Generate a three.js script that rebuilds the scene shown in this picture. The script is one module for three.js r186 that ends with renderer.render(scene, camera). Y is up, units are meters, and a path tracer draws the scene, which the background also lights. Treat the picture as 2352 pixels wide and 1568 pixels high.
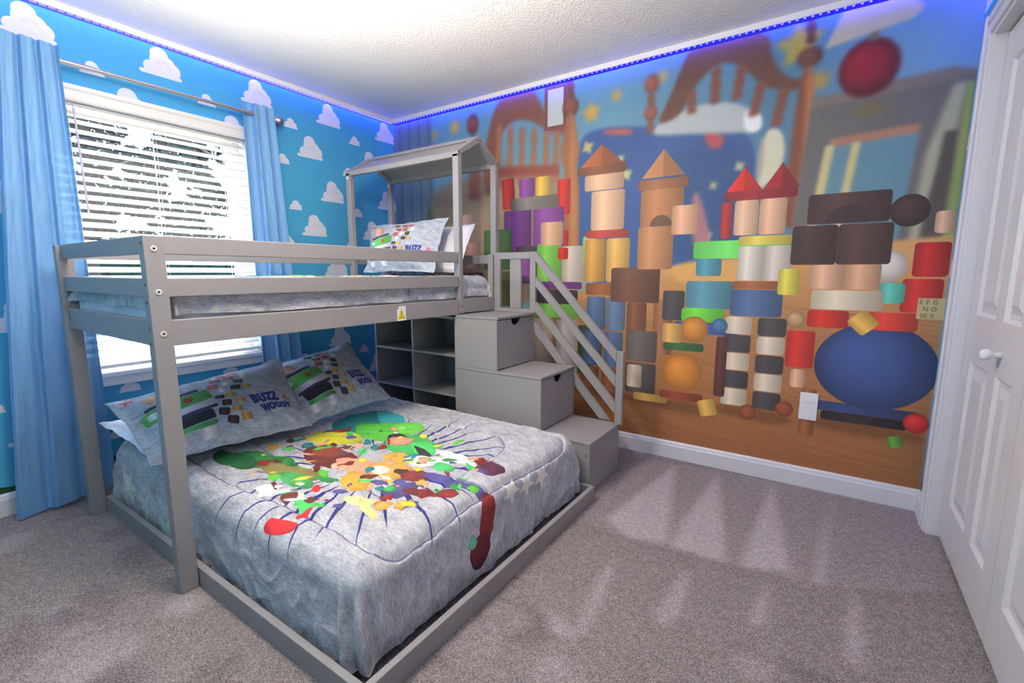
import * as THREE from 'three';
import { RoundedBoxGeometry } from 'three/addons/geometries/RoundedBoxGeometry.js';
import { mergeGeometries, mergeVertices } from 'three/addons/utils/BufferGeometryUtils.js';
import { ImprovedNoise } from 'three/addons/math/ImprovedNoise.js';
import { Sky } from 'three/addons/objects/Sky.js';
import { RectAreaLightUniformsLib } from 'three/addons/lights/RectAreaLightUniformsLib.js';

// ------------------------------------------------------------------ camera, sky, sun, large lights, exposure
// room: x = 0 is the window wall, z = 0 the mural wall, y = 0 the carpet; metres
const scene = new THREE.Scene();
const renderer = new THREE.WebGLRenderer({ antialias: true });
renderer.toneMapping = THREE.LinearToneMapping;
renderer.toneMappingExposure = 1.0;
renderer.shadowMap.enabled = true;
RectAreaLightUniformsLib.init();

const camera = new THREE.PerspectiveCamera(2 * Math.atan(784 / 1073.65) * 180 / Math.PI, 1.5, 0.02, 200);
camera.position.set(3.2237, 1.165, 2.9328);
camera.rotation.set(-0.145, 0.5964, 0.0009, 'YXZ');
scene.add(camera);

const sunDir = new THREE.Vector3(-1, 1.95, -0.22).normalize();
const sky = new Sky();
sky.name = 'sky';
sky.scale.setScalar(150);
sky.material.uniforms.sunPosition.value.copy(sunDir);
sky.material.uniforms.turbidity.value = 4;
sky.material.uniforms.rayleigh.value = 1.2;
sky.material.uniforms.mieCoefficient.value = 0.004;
sky.userData = { kind: 'structure', label: 'bright daytime sky beyond the window' };
scene.add(sky);
scene.environmentIntensity = 1.7;

const sun = new THREE.DirectionalLight(0xfff3e0, 80);
sun.name = 'sun';
sun.position.copy(sunDir).multiplyScalar(20);
sun.castShadow = true;
Object.assign(sun.shadow.camera, { left: -8, right: 8, top: 8, bottom: -8, near: 1, far: 60 });
sun.shadow.mapSize.set(4096, 4096);
scene.add(sun, sun.target);

const LAMP = { color: 0xfff1e4, candela: 5.6, up: 20, glow: 3 };
const LED = { color: new THREE.Color(0.035, 0.03, 1.0), area: 80, glow: 3.2 };

// ------------------------------------------------------------------ helpers
const noise = new ImprovedNoise();
const N = (x, y = 0.37, z = 0.71) => noise.noise(x, y, z);
const fbm = (x, y, z = 0.5, o = 4) => { let s = 0, a = 0.5; for (let i = 0; i < o; i++) { s += a * N(x, y, z + i * 7.3); x *= 2.03; y *= 2.03; a *= 0.5; } return s; };
let seed = 12345;
const rnd = () => ((seed = (seed * 1664525 + 1013904223) >>> 0) / 4294967296);
const rr = (a, b) => a + (b - a) * rnd();
const lerp = THREE.MathUtils.lerp, clamp = THREE.MathUtils.clamp, sstep = THREE.MathUtils.smoothstep;
const used = {};
const numbered = (n) => { const k = (used[n] = (used[n] ?? -1) + 1); return k ? n + '_' + String(k).padStart(3, '0') : n; };
function tag(o, label, category, group) { o.userData.label = label; o.userData.category = category; if (group) o.userData.group = group; return o; }
function thing(name, label, category, [x, y, z], group) {
  const g = new THREE.Group(); g.name = numbered(name); g.position.set(x, y, z); scene.add(g);
  return tag(g, label, category, group);
}
const origin = (o, v = new THREE.Vector3()) => { for (let q = o; q && q !== scene; q = q.parent) v.add(q.position); return v; };
// geometry is given in room coordinates and moved into the (unturned) parent's frame
function part(name, geo, mat, parent) {
  if (Array.isArray(geo)) geo = mergeGeometries(geo.map((g) => (g.index ? g.toNonIndexed() : g)));
  const o = origin(parent); geo.translate(-o.x, -o.y, -o.z);
  const m = new THREE.Mesh(geo, mat); m.name = name; m.castShadow = m.receiveShadow = true; parent.add(m);
  return m;
}
function struct(name, geo, mat, parent) {
  if (Array.isArray(geo)) geo = mergeGeometries(geo.map((g) => (g.index ? g.toNonIndexed() : g)));
  if (parent) return part(name, geo, mat, parent);
  const m = new THREE.Mesh(geo, mat); m.name = name; m.castShadow = m.receiveShadow = true; m.userData.kind = 'structure'; scene.add(m);
  return m;
}
const pbox = (x0, x1, y0, y1, z0, z1) => new THREE.BoxGeometry(x1 - x0, y1 - y0, z1 - z0).translate((x0 + x1) / 2, (y0 + y1) / 2, (z0 + z1) / 2);
const box = (x0, x1, y0, y1, z0, z1, r = 0.003, seg = 1) => new RoundedBoxGeometry(x1 - x0, y1 - y0, z1 - z0, seg, Math.min(r, (x1 - x0) / 2.2, (y1 - y0) / 2.2, (z1 - z0) / 2.2)).translate((x0 + x1) / 2, (y0 + y1) / 2, (z0 + z1) / 2);
function cyl(r, a, b, seg = 16, r2 = r) {
  const A = new THREE.Vector3(...a), B = new THREE.Vector3(...b), d = B.clone().sub(A);
  const g = new THREE.CylinderGeometry(r2, r, d.length(), seg);
  g.applyQuaternion(new THREE.Quaternion().setFromUnitVectors(new THREE.Vector3(0, 1, 0), d.clone().normalize()));
  return g.translate(...A.add(B).multiplyScalar(0.5).toArray());
}
function setUV(g, f) {
  const p = g.attributes.position, uv = new Float32Array(p.count * 2);
  for (let i = 0; i < p.count; i++) { const q = f(p.getX(i), p.getY(i), p.getZ(i)); uv[2 * i] = q[0]; uv[2 * i + 1] = q[1]; }
  g.setAttribute('uv', new THREE.BufferAttribute(uv, 2)); return g;
}
// extrude a polygon given in a plane: pts [[a,b]...], map(a,b,d) -> xyz by basis vectors
function prism(pts, depth, ex, ey, ez, o, holes = [], bevel = 0) {
  const s = new THREE.Shape(pts.map((p) => new THREE.Vector2(...p)));
  for (const h of holes) s.holes.push(h instanceof THREE.Path ? h : new THREE.Path(h.map((p) => new THREE.Vector2(...p))));
  const g = new THREE.ExtrudeGeometry(s, { depth, bevelEnabled: bevel > 0, bevelSize: bevel, bevelThickness: bevel, bevelOffset: -bevel, bevelSegments: 1, curveSegments: 14 });
  const m = new THREE.Matrix4().makeBasis(new THREE.Vector3(...ex), new THREE.Vector3(...ey), new THREE.Vector3(...ez)).setPosition(...o);
  g.applyMatrix4(m);
  if (m.determinant() < 0) { // a mirrored basis turns the winding round: turn it back
    for (const k in g.attributes) { const a = g.attributes[k], n = a.itemSize; for (let i = 0; i < a.count; i += 3) for (let j = 0; j < n; j++) { const t = a.array[(i + 1) * n + j]; a.array[(i + 1) * n + j] = a.array[(i + 2) * n + j]; a.array[(i + 2) * n + j] = t; } }
  }
  return g;
}
const X = [1, 0, 0], Y = [0, 1, 0], Z = [0, 0, 1], NX = [-1, 0, 0], NZ = [0, 0, -1];

// ------------------------------------------------------------------ textures
function canvasTex(w, h, draw, { repeat, srgb = true } = {}) {
  const c = document.createElement('canvas'); c.width = w; c.height = h;
  draw(c.getContext('2d'), w, h);
  const t = new THREE.CanvasTexture(c);
  if (srgb) t.colorSpace = THREE.SRGBColorSpace;
  t.wrapS = t.wrapT = repeat ? THREE.RepeatWrapping : THREE.ClampToEdgeWrapping;
  t.anisotropy = 8;
  return t;
}
function eachPixel(c, w, h, f) {
  const d = c.getImageData(0, 0, w, h), a = d.data;
  for (let y = 0, i = 0; y < h; y++) for (let x = 0; x < w; x++, i += 4) { const q = f(x, y, a[i], a[i + 1], a[i + 2]); a[i] = q[0]; a[i + 1] = q[1]; a[i + 2] = q[2]; }
  c.putImageData(d, 0, 0);
}
// seamless grey noise for bump maps
function bumpTex(size, f) {
  const data = new Uint8Array(size * size);
  for (let y = 0; y < size; y++) for (let x = 0; x < size; x++) data[y * size + x] = clamp(f(x / size, y / size), 0, 1) * 255;
  const t = new THREE.DataTexture(data, size, size, THREE.RedFormat);
  t.magFilter = THREE.LinearFilter; t.minFilter = THREE.LinearMipmapLinearFilter; t.generateMipmaps = true;
  t.wrapS = t.wrapT = THREE.RepeatWrapping; t.needsUpdate = true;
  return t;
}
const tile = (u, v, k, z) => { // tiling noise of k cells
  const a = Math.cos(u * 6.2832) * k / 6.2832, b = Math.sin(u * 6.2832) * k / 6.2832, c = Math.cos(v * 6.2832) * k / 6.2832, d = Math.sin(v * 6.2832) * k / 6.2832;
  return N(a + 11.3 * z, b + c * 0.83, d + z) + 0.5 * N(b + 3.1 + d, a + c + z * 2.2, c - d);
};
const peel = bumpTex(512, (u, v) => 0.5 + 0.45 * tile(u, v, 70, 1.3) + 0.25 * tile(u, v, 150, 4.1));
peel.repeat.set(1 / 0.6, 1 / 0.6);
const knock = bumpTex(512, (u, v) => sstep(tile(u, v, 46, 2.7), -0.15, 0.45) * 0.8 + 0.2 * tile(u, v, 130, 5.9));
knock.repeat.set(1 / 0.5, 1 / 0.5);
let pileSeed = 7;
const pileRnd = () => ((pileSeed = (pileSeed * 1103515245 + 12345) >>> 0) / 4294967296);
const pile = bumpTex(512, (u, v) => 0.55 + 0.35 * tile(u, v, 120, 3.3) + 0.5 * (pileRnd() - 0.5));
const weave = bumpTex(256, (u, v) => 0.5 + 0.25 * Math.sin(u * 6.2832 * 64) * Math.sin(v * 6.2832 * 64) + 0.3 * tile(u, v, 40, 6.1));

// ---- print helpers: all canvases are drawn in metres
function blob(c, pts, fill, { blur = 0, smooth = true } = {}) {
  c.save();
  if (blur) c.filter = 'blur(' + blur + 'px)';
  c.fillStyle = fill; c.beginPath();
  const n = pts.length;
  if (smooth) {
    const mid = (a, b) => [(a[0] + b[0]) / 2, (a[1] + b[1]) / 2];
    let m = mid(pts[n - 1], pts[0]); c.moveTo(...m);
    for (let i = 0; i < n; i++) { const q = mid(pts[i], pts[(i + 1) % n]); c.quadraticCurveTo(...pts[i], ...q); }
  } else { c.moveTo(...pts[0]); for (const p of pts.slice(1)) c.lineTo(...p); }
  c.closePath(); c.fill(); c.restore();
}
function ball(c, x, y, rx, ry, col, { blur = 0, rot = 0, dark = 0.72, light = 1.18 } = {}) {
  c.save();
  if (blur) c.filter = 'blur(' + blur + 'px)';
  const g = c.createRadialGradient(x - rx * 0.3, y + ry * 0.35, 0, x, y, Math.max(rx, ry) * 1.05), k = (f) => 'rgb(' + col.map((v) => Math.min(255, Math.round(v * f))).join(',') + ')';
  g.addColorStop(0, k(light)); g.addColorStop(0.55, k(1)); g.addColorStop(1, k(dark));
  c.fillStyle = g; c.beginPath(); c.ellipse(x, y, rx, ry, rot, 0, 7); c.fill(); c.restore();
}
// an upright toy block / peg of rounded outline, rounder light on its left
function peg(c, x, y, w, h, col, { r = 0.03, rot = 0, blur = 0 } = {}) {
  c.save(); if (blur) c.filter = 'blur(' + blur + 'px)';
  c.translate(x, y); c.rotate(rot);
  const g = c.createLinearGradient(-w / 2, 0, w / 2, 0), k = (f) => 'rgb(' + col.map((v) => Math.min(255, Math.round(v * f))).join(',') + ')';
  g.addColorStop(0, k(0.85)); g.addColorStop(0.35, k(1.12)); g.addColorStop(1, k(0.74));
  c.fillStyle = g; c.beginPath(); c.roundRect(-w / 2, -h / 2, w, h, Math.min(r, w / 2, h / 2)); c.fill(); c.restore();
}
function star(c, x, y, r, fill, rot = 0, inner = 0.42, n = 5) {
  c.fillStyle = fill; c.beginPath();
  for (let i = 0; i < 2 * n; i++) { const a = rot + i * Math.PI / n, q = i % 2 ? r * inner : r; c.lineTo(x + Math.cos(a) * q, y + Math.sin(a) * q); }
  c.closePath(); c.fill();
}

// ---- wallpaper: blue with plain white puff clouds, repeating
const WALLZ = 3.6, CEIL = 2.463;
function cloud(c, x, y, w, big) {
  const s = w / 0.22;
  c.fillStyle = '#dcdde4';
  c.beginPath(); c.roundRect(x - 0.10 * s, y - 0.052 * s, 0.205 * s, 0.022 * s, 0.011 * s); c.fill();
  const lobes = big ? [[0.002, 0.03, 0.05], [0.004, 0.06, 0.044], [-0.05, -0.006, 0.046], [0.05, -0.012, 0.035], [-0.028, 0.02, 0.045]] : [[0.05, -0.012, 0.038], [0.0, 0.03, 0.052], [-0.05, -0.008, 0.042]];
  c.beginPath(); for (const [a, b, r] of lobes) { c.moveTo(x + a * s + r * s, y + b * s); c.ellipse(x + a * s, y + b * s, r * s, r * s * 0.95, 0, 0, 7); } c.fill();
  c.fillRect(x - 0.08 * s, y - 0.045 * s, 0.15 * s, 0.035 * s);
  if (big) { const g = c.createRadialGradient(x - 0.01 * s, y + 0.0 * s, 0.012 * s, x - 0.01 * s, y, 0.04 * s); g.addColorStop(0, 'rgba(200,200,214,0)'); g.addColorStop(0.85, 'rgba(196,197,212,.5)'); g.addColorStop(1, 'rgba(200,200,214,0)'); c.fillStyle = g; c.beginPath(); c.arc(x - 0.01 * s, y, 0.04 * s, 0.2, 3.0); c.fill(); }
}
const wallTex = canvasTex(2048, 1400, (c, w, h) => {
  c.setTransform(w / WALLZ, 0, 0, -h / CEIL, 0, h);
  c.fillStyle = '#419fc9'; c.fillRect(0, 0, WALLZ, CEIL);
  for (let j = -1; j < 6; j++) for (let i = -1; i < 8; i++) {
    const z = 0.535 * i, y = 2.31 - 0.555 * j;
    cloud(c, 0.1 + z, y, 0.22, true); cloud(c, 0.268 + z, y - 0.265, 0.22, true);
    cloud(c, 0.41 + z, y - 0.115, 0.11, false); cloud(c, 0.485 + z, y - 0.365, 0.11, false);
  }
  c.fillStyle = '#0d3f1c'; c.beginPath(); c.moveTo(0, 0);
  for (let z = 0; z <= WALLZ; z += 0.02) c.lineTo(z, 0.15 + 0.012 * Math.sin(z * 9) + 0.008 * Math.sin(z * 37));
  c.lineTo(WALLZ, 0); c.fill();
}, { repeat: true });

// ---- mural: a soft generic child's bedroom with plain stacking toys (no figures)
const ROOMX = 3.67;
const muralTex = canvasTex(2048, 1376, (c, w, h) => {
  const px = w / ROOMX; // pixels per metre, for blurs
  c.setTransform(w / ROOMX, 0, 0, -h / CEIL, 0, h);
  const B = 9;
  let g = c.createLinearGradient(0, CEIL, 0, 1.0);
  g.addColorStop(0, '#5f93ab'); g.addColorStop(1, '#79a3ad');
  c.fillStyle = g; c.fillRect(0, 0, ROOMX, CEIL);
  g = c.createLinearGradient(2.0, 0, 3.67, 0); g.addColorStop(0, 'rgba(78,112,130,0)'); g.addColorStop(0.55, 'rgba(70,112,138,.85)'); g.addColorStop(0.75, 'rgba(96,140,170,.8)'); g.addColorStop(1, 'rgba(120,160,200,.9)');
  c.fillStyle = g; c.fillRect(1.9, 0, 1.8, CEIL);
  // far curtain folds at the left
  for (let i = 0; i < 8; i++) blob(c, [[0.0 + i * 0.06, 0.9], [0.05 + i * 0.06, 0.9], [0.05 + i * 0.055, CEIL], [0.0 + i * 0.055, CEIL]], i % 2 ? '#5a6470' : '#6a7681', { blur: 10, smooth: false });
  c.save(); c.filter = 'blur(8px)';
  for (const [x, y, r, k] of [[0.48, 2.26, 0.05, '#b49a55'], [0.69, 2.29, 0.07, '#c4a352'], [1.85, 2.19, 0.075, '#c7a24b'], [2.02, 2.26, 0.05, '#b59c55'], [3.09, 2.12, 0.06, '#a98d4a'], [2.99, 2.31, 0.12, '#a6983f'], [3.48, 1.66, 0.065, '#b98f4e'], [2.3, 2.31, 0.05, '#a6a05a'], [0.66, 1.98, 0.05, '#a89a5c']]) star(c, x, y, r, k, 0.4, 0.5);
  c.restore();
  // beige chest behind
  blob(c, [[0.38, 1.0], [0.36, 1.7], [0.5, 1.86], [0.85, 1.89], [1.2, 1.93], [1.5, 1.9], [1.75, 1.75], [1.8, 0.9]], '#8e7c66', { blur: 10 });
  blob(c, [[0.98, 1.0], [0.92, 1.6], [1.0, 1.84], [1.3, 1.88], [1.4, 1.5], [1.3, 1.0]], '#b09672', { blur: 8 });
  blob(c, [[0.3, 0.9], [0.36, 1.72], [0.45, 1.7], [0.44, 0.9]], '#55534e', { blur: 10 });
  // foot board with turned posts
  const wood = '#80513a', woodL = '#a1694a', woodD = '#62402f';
  const spindle = (x0, y0, x1, y1, r, k, b = B) => { const n = 12, L = [], R = []; for (let i = 0; i <= n; i++) { const t = i / n, q = r * (0.6 + 0.5 * Math.abs(Math.sin(t * 9))), x = lerp(x0, x1, t), y = lerp(y0, y1, t); L.push([x - q, y]); R.unshift([x + q, y]); } blob(c, [...L, ...R], k, { blur: b }); };
  ball(c, 0.87, 2.28, 0.055, 0.075, [122, 66, 56], { blur: 7 }); spindle(0.87, 2.2, 0.87, 1.95, 0.02, '#74463a');
  spindle(0.89, 2.02, 0.88, 1.72, 0.06, '#7a4a3c'); spindle(1.02, 2.0, 1.02, 1.75, 0.04, '#7a4a3c');
  blob(c, [[0.98, 2.12], [1.12, 2.46], [1.4, 2.46], [1.47, 2.3], [1.57, 2.19], [1.72, 2.15], [1.72, 2.08], [1.57, 2.1], [1.43, 2.2], [1.3, 2.25], [1.17, 2.22], [1.1, 2.1], [1.08, 1.8], [0.97, 1.8]], wood, { blur: 7 });
  for (const x of [1.12, 1.22, 1.32, 1.42, 1.52, 1.6]) spindle(x, 2.25 - (x - 1.1) * 0.25, x - 0.01, 1.78, 0.024, woodL, 7);
  blob(c, [[1.02, 1.95], [1.62, 1.9], [1.62, 1.83], [1.02, 1.88]], '#8a4a3c', { blur: 8, smooth: false });
  c.fillStyle = '#7a4a42'; c.fillRect(1.5, 2.13, 0.17, 0.28); c.fillStyle = '#c4cdc2'; c.fillRect(1.525, 2.155, 0.12, 0.235);
  // blue blanket and bed linen
  blob(c, [[1.74, 1.98], [1.84, 2.1], [2.26, 2.04], [2.55, 2.0], [2.8, 1.94], [2.85, 1.64], [2.85, 1.4], [2.66, 1.12], [1.75, 1.0]], '#33538a', { blur: 6 });
  blob(c, [[2.3, 1.9], [2.8, 1.9], [2.85, 1.5], [2.7, 1.15], [2.3, 1.3]], '#2a4a78', { blur: 20 });
  c.save(); c.filter = 'blur(5px)';
  for (const [x, y, r, k] of [[2.06, 1.88, 0.03, '#b9b98a'], [2.1, 1.78, 0.045, '#c3c480'], [2.62, 1.66, 0.03, '#a9ab7a'], [2.38, 1.78, 0.04, '#c7c884'], [2.75, 1.75, 0.035, '#b0b088'], [2.6, 1.38, 0.04, '#b5b088'], [1.83, 1.98, 0.05, '#c2b878']]) star(c, x, y, r, k, 0.5, 0.5, 4);
  c.restore();
  blob(c, [[1.9, 2.07], [2.1, 2.06], [2.16, 2.01], [1.98, 2.03]], '#b2605a', { blur: 6 }); blob(c, [[2.54, 1.98], [2.66, 1.94], [2.66, 1.86], [2.58, 1.86]], '#a34a50', { blur: 6 });
  blob(c, [[2.5, 1.66], [2.56, 1.6], [2.64, 1.3], [2.52, 1.28]], '#a0707a', { blur: 6 });
  blob(c, [[2.2, 1.99], [2.36, 2.09], [2.6, 2.12], [2.78, 2.06], [2.86, 1.93], [2.78, 1.92], [2.5, 1.96]], '#b3bbb8', { blur: 6 });
  blob(c, [[2.75, 2.05], [2.84, 2.02], [2.85, 1.92], [2.76, 1.92]], '#eef0ea', { blur: 5 });
  blob(c, [[2.84, 1.9], [2.9, 1.88], [2.92, 1.7], [2.86, 1.6], [2.83, 1.62]], '#a9a498', { blur: 6 });
  blob(c, [[2.86, 1.93], [2.94, 1.92], [2.97, 1.8], [2.94, 1.68], [2.84, 1.6], [2.87, 1.75]], '#d5d3b4', { blur: 5 });
  // head board
  blob(c, [[2.27, 2.04], [2.34, 2.16], [2.42, 2.36], [2.47, 2.46], [2.84, 2.44], [2.87, 2.28], [2.91, 2.2], [2.97, 2.15], [3.04, 2.14], [3.04, 2.09], [2.91, 2.11], [2.83, 2.15], [2.73, 2.27], [2.65, 2.31], [2.58, 2.3], [2.5, 2.23], [2.45, 2.14], [2.4, 2.06]], woodD, { blur: 6 });
  for (const [a, b, d, e] of [[2.47, 2.2, 2.48, 2.07], [2.6, 2.3, 2.6, 2.1], [2.73, 2.28, 2.71, 2.1], [2.83, 2.17, 2.8, 2.0], [2.94, 2.12, 2.91, 1.93]]) spindle(a, b, d, e, 0.026, '#7a4636', 6);
  ball(c, 2.24, 2.28, 0.045, 0.055, [140, 82, 58], { blur: 6 }); spindle(2.24, 2.23, 2.24, 2.0, 0.022, '#7a4e3a', 6); ball(c, 2.24, 2.12, 0.04, 0.045, [138, 84, 66], { blur: 6 });
  // posts
  spindle(1.69, 2.46, 1.7, 2.3, 0.03, '#70402e', 5); ball(c, 1.7, 2.25, 0.06, 0.062, [128, 78, 52], { blur: 4 });
  blob(c, [[1.675, 2.22], [1.725, 2.22], [1.745, 2.1], [1.77, 2.0], [1.77, 1.92], [1.74, 1.86], [1.78, 1.76], [1.78, 1.1], [1.67, 1.1], [1.66, 1.78], [1.66, 1.87], [1.63, 1.93], [1.63, 2.0], [1.66, 2.1]], '#9a6543', { blur: 4 });
  blob(c, [[1.7, 2.2], [1.72, 2.2], [1.75, 2.0], [1.73, 1.9], [1.76, 1.75], [1.76, 1.1], [1.72, 1.1], [1.7, 1.9]], '#b27c4f', { blur: 7 });
  spindle(3.03, 2.46, 3.04, 2.3, 0.02, '#5e3626', 5); ball(c, 3.04, 2.24, 0.055, 0.05, [104, 62, 48], { blur: 6 });
  blob(c, [[3.01, 2.21], [3.05, 2.21], [3.075, 1.95], [3.09, 1.8], [3.06, 1.74], [3.1, 1.66], [3.07, 1.4], [2.98, 1.4], [2.97, 1.66], [2.99, 1.74], [2.985, 1.82]], '#7c4630', { blur: 6 });
  blob(c, [[3.035, 2.2], [3.055, 2.2], [3.085, 1.85], [3.06, 1.74], [3.1, 1.68], [3.08, 1.35], [3.03, 1.35], [3.05, 1.75], [3.045, 1.9]], '#c47c43', { blur: 7 });
  // bedside table and lamp
  blob(c, [[3.06, 2.04], [3.6, 2.07], [3.68, 2.04], [3.68, 2.0], [3.06, 1.97]], '#7a6e62', { blur: 6, smooth: false });
  blob(c, [[3.06, 1.99], [3.68, 2.02], [3.68, 1.3], [3.45, 1.2], [3.49, 1.83], [3.15, 1.81], [3.12, 1.4], [3.02, 1.4]], '#65635f', { blur: 6, smooth: false });
  blob(c, [[3.15, 1.79], [3.5, 1.81], [3.46, 1.3], [3.1, 1.3]], '#5f8794', { blur: 5, smooth: false });
  blob(c, [[3.16, 1.83], [3.5, 1.85], [3.5, 1.81], [3.16, 1.79]], '#a9795c', { blur: 5, smooth: false });
  for (const [a, b] of [[3.14, 3.18], [3.25, 3.285]]) blob(c, [[a, 1.8], [b, 1.8], [b - 0.06, 1.25], [a - 0.06, 1.25]], '#cdbf83', { blur: 4, smooth: false });
  blob(c, [[3.6, 2.0], [3.65, 2.0], [3.63, 1.8], [3.56, 1.5], [3.53, 1.1], [3.49, 1.1], [3.53, 1.7]], '#a8a78a', { blur: 6, smooth: false });
  blob(c, [[3.59, 1.8], [3.64, 1.8], [3.62, 1.2], [3.54, 1.2]], '#524a42', { blur: 5, smooth: false });
  blob(c, [[3.645, 2.0], [3.67, 2.0], [3.67, 1.2], [3.62, 1.2]], '#96a05c', { blur: 5, smooth: false });
  blob(c, [[3.22, 1.96], [3.36, 1.98], [3.38, 1.93], [3.26, 1.9]], '#6b6440', { blur: 8 });
  ball(c, 3.285, 2.135, 0.118, 0.13, [128, 22, 38], { blur: 6, dark: 0.5 });
  blob(c, [[3.28, 2.25], [3.31, 2.25], [3.31, 2.32], [3.28, 2.32]], '#6f6a3e', { blur: 5, smooth: false });
  blob(c, [[3.1, 2.26], [3.17, 2.43], [3.42, 2.42], [3.47, 2.35], [3.43, 2.31], [3.28, 2.29]], '#b9b48e', { blur: 4, smooth: false });
  // plank floor: an even honey wood whose grain runs in slow diagonal streaks
  const floorEdge = [[0, 0], [0, 0.5], [0.9, 0.78], [1.48, 0.9], [1.82, 1.05], [2.35, 1.2], [2.7, 1.25], [3.2, 1.3], [ROOMX, 1.34], [ROOMX, 0]];
  g = c.createLinearGradient(0, 1.25, 0, 0.1); g.addColorStop(0, '#d3a062'); g.addColorStop(0.35, '#a9764a'); g.addColorStop(1, '#946039');
  blob(c, floorEdge, g, { blur: 5, smooth: false });
  c.save(); c.beginPath(); floorEdge.forEach((p, i) => (i ? c.lineTo(...p) : c.moveTo(...p))); c.clip();
  seed = 77;
  for (let i = 0; i < 520; i++) { const x = rr(-0.5, 3.6), y = rr(0.08, 1.0), L = rr(0.25, 1.1); c.strokeStyle = rnd() > 0.5 ? 'rgba(90,50,24,' + rr(0.05, 0.22) + ')' : 'rgba(216,160,96,' + rr(0.04, 0.16) + ')'; c.lineWidth = rr(0.001, 0.006); c.beginPath(); c.moveTo(x, y); c.bezierCurveTo(x + L / 3, y - 0.02, x + L * 0.66, y - 0.045, x + L, y - 0.075); c.stroke(); }
  c.restore();
  blob(c, [[2.36, 1.2], [2.6, 1.25], [2.9, 1.22], [2.9, 1.1], [2.5, 1.08]], '#dca860', { blur: 7 });
  // ---------------- plain toy blocks and balls, stacked and scattered
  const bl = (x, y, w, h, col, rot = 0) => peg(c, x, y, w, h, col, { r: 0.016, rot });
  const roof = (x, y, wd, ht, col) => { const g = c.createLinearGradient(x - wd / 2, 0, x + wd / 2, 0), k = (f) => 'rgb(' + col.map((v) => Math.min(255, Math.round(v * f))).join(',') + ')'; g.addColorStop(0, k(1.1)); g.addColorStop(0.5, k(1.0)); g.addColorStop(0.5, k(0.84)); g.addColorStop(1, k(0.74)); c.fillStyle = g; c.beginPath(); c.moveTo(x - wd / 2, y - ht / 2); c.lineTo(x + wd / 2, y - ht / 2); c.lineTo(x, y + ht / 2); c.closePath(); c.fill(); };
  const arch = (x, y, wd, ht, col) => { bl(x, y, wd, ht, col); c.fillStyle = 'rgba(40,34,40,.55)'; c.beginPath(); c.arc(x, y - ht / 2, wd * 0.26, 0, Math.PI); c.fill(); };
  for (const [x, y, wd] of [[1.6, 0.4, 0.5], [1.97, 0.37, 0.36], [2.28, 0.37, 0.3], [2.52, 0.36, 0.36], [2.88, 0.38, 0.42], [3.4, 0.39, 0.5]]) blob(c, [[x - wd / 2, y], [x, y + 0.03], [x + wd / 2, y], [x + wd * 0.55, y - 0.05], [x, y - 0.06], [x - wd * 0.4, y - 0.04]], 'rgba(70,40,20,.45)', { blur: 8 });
  const P = [118, 62, 130], P2 = [136, 78, 146], cream = [224, 208, 182], tan = [188, 134, 90], flesh = [226, 180, 144], amber = [214, 164, 84], blue = [84, 108, 144], navy = [56, 76, 128], brown = [128, 80, 54], dark = [66, 46, 42], char = [70, 66, 68], red = [198, 54, 46], lime = [128, 200, 84], grey = [124, 116, 110];
  // purple tower
  bl(1.2, 1.74, 0.11, 0.22, red, 0.06); bl(1.66, 1.68, 0.1, 0.24, red); bl(1.64, 1.36, 0.12, 0.2, red);
  bl(1.28, 1.46, 0.24, 0.32, P); bl(1.54, 1.46, 0.25, 0.32, P2); arch(1.34, 1.2, 0.22, 0.22, P2); bl(1.55, 1.2, 0.2, 0.22, P); bl(1.42, 1.33, 0.3, 0.06, char); bl(1.42, 1.66, 0.4, 0.09, grey); bl(1.36, 1.77, 0.13, 0.13, P2); bl(1.49, 1.77, 0.11, 0.13, [226, 186, 84]);
  // green and rose blocks behind the loft rails
  bl(1.1, 1.34, 0.26, 0.3, [86, 126, 72]); bl(0.8, 1.54, 0.16, 0.16, [196, 152, 138]); bl(1.14, 1.05, 0.24, 0.26, [104, 110, 66]); bl(0.85, 1.3, 0.16, 0.2, [176, 138, 128]); bl(0.8, 1.02, 0.32, 0.3, [96, 68, 64]);
  // white and lime tower
  bl(1.5, 0.62, 0.17, 0.44, cream); bl(1.7, 0.62, 0.17, 0.44, [206, 196, 186]); bl(1.85, 0.64, 0.12, 0.34, [40, 76, 46]);
  bl(1.6, 0.9, 0.38, 0.1, lime); bl(1.6, 1.0, 0.36, 0.1, char); bl(1.74, 1.2, 0.18, 0.3, [204, 192, 174]); bl(1.55, 1.22, 0.2, 0.3, lime); bl(1.63, 1.08, 0.36, 0.05, P); bl(1.66, 1.3, 0.08, 0.08, red); bl(1.57, 1.44, 0.18, 0.16, flesh); bl(1.86, 1.32, 0.1, 0.18, [150, 206, 120]);
  // amber and blue tower
  bl(1.92, 0.9, 0.14, 0.22, blue); bl(2.06, 0.9, 0.13, 0.22, [96, 120, 154]); bl(1.9, 0.66, 0.14, 0.24, [72, 94, 128]); bl(2.05, 0.66, 0.13, 0.24, blue); bl(1.88, 0.45, 0.14, 0.16, brown); bl(2.04, 0.45, 0.14, 0.16, [146, 92, 62]);
  bl(1.99, 1.06, 0.3, 0.08, [146, 88, 54]); bl(1.9, 1.25, 0.15, 0.28, [206, 154, 76]); bl(2.06, 1.25, 0.16, 0.28, [222, 176, 96]); bl(1.98, 1.42, 0.3, 0.05, [176, 68, 56]); bl(1.98, 1.57, 0.23, 0.25, [230, 188, 150]); bl(1.95, 1.75, 0.27, 0.1, [226, 182, 144]); bl(1.93, 1.83, 0.34, 0.06, brown); roof(1.93, 1.92, 0.3, 0.13, [166, 96, 58]);
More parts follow.
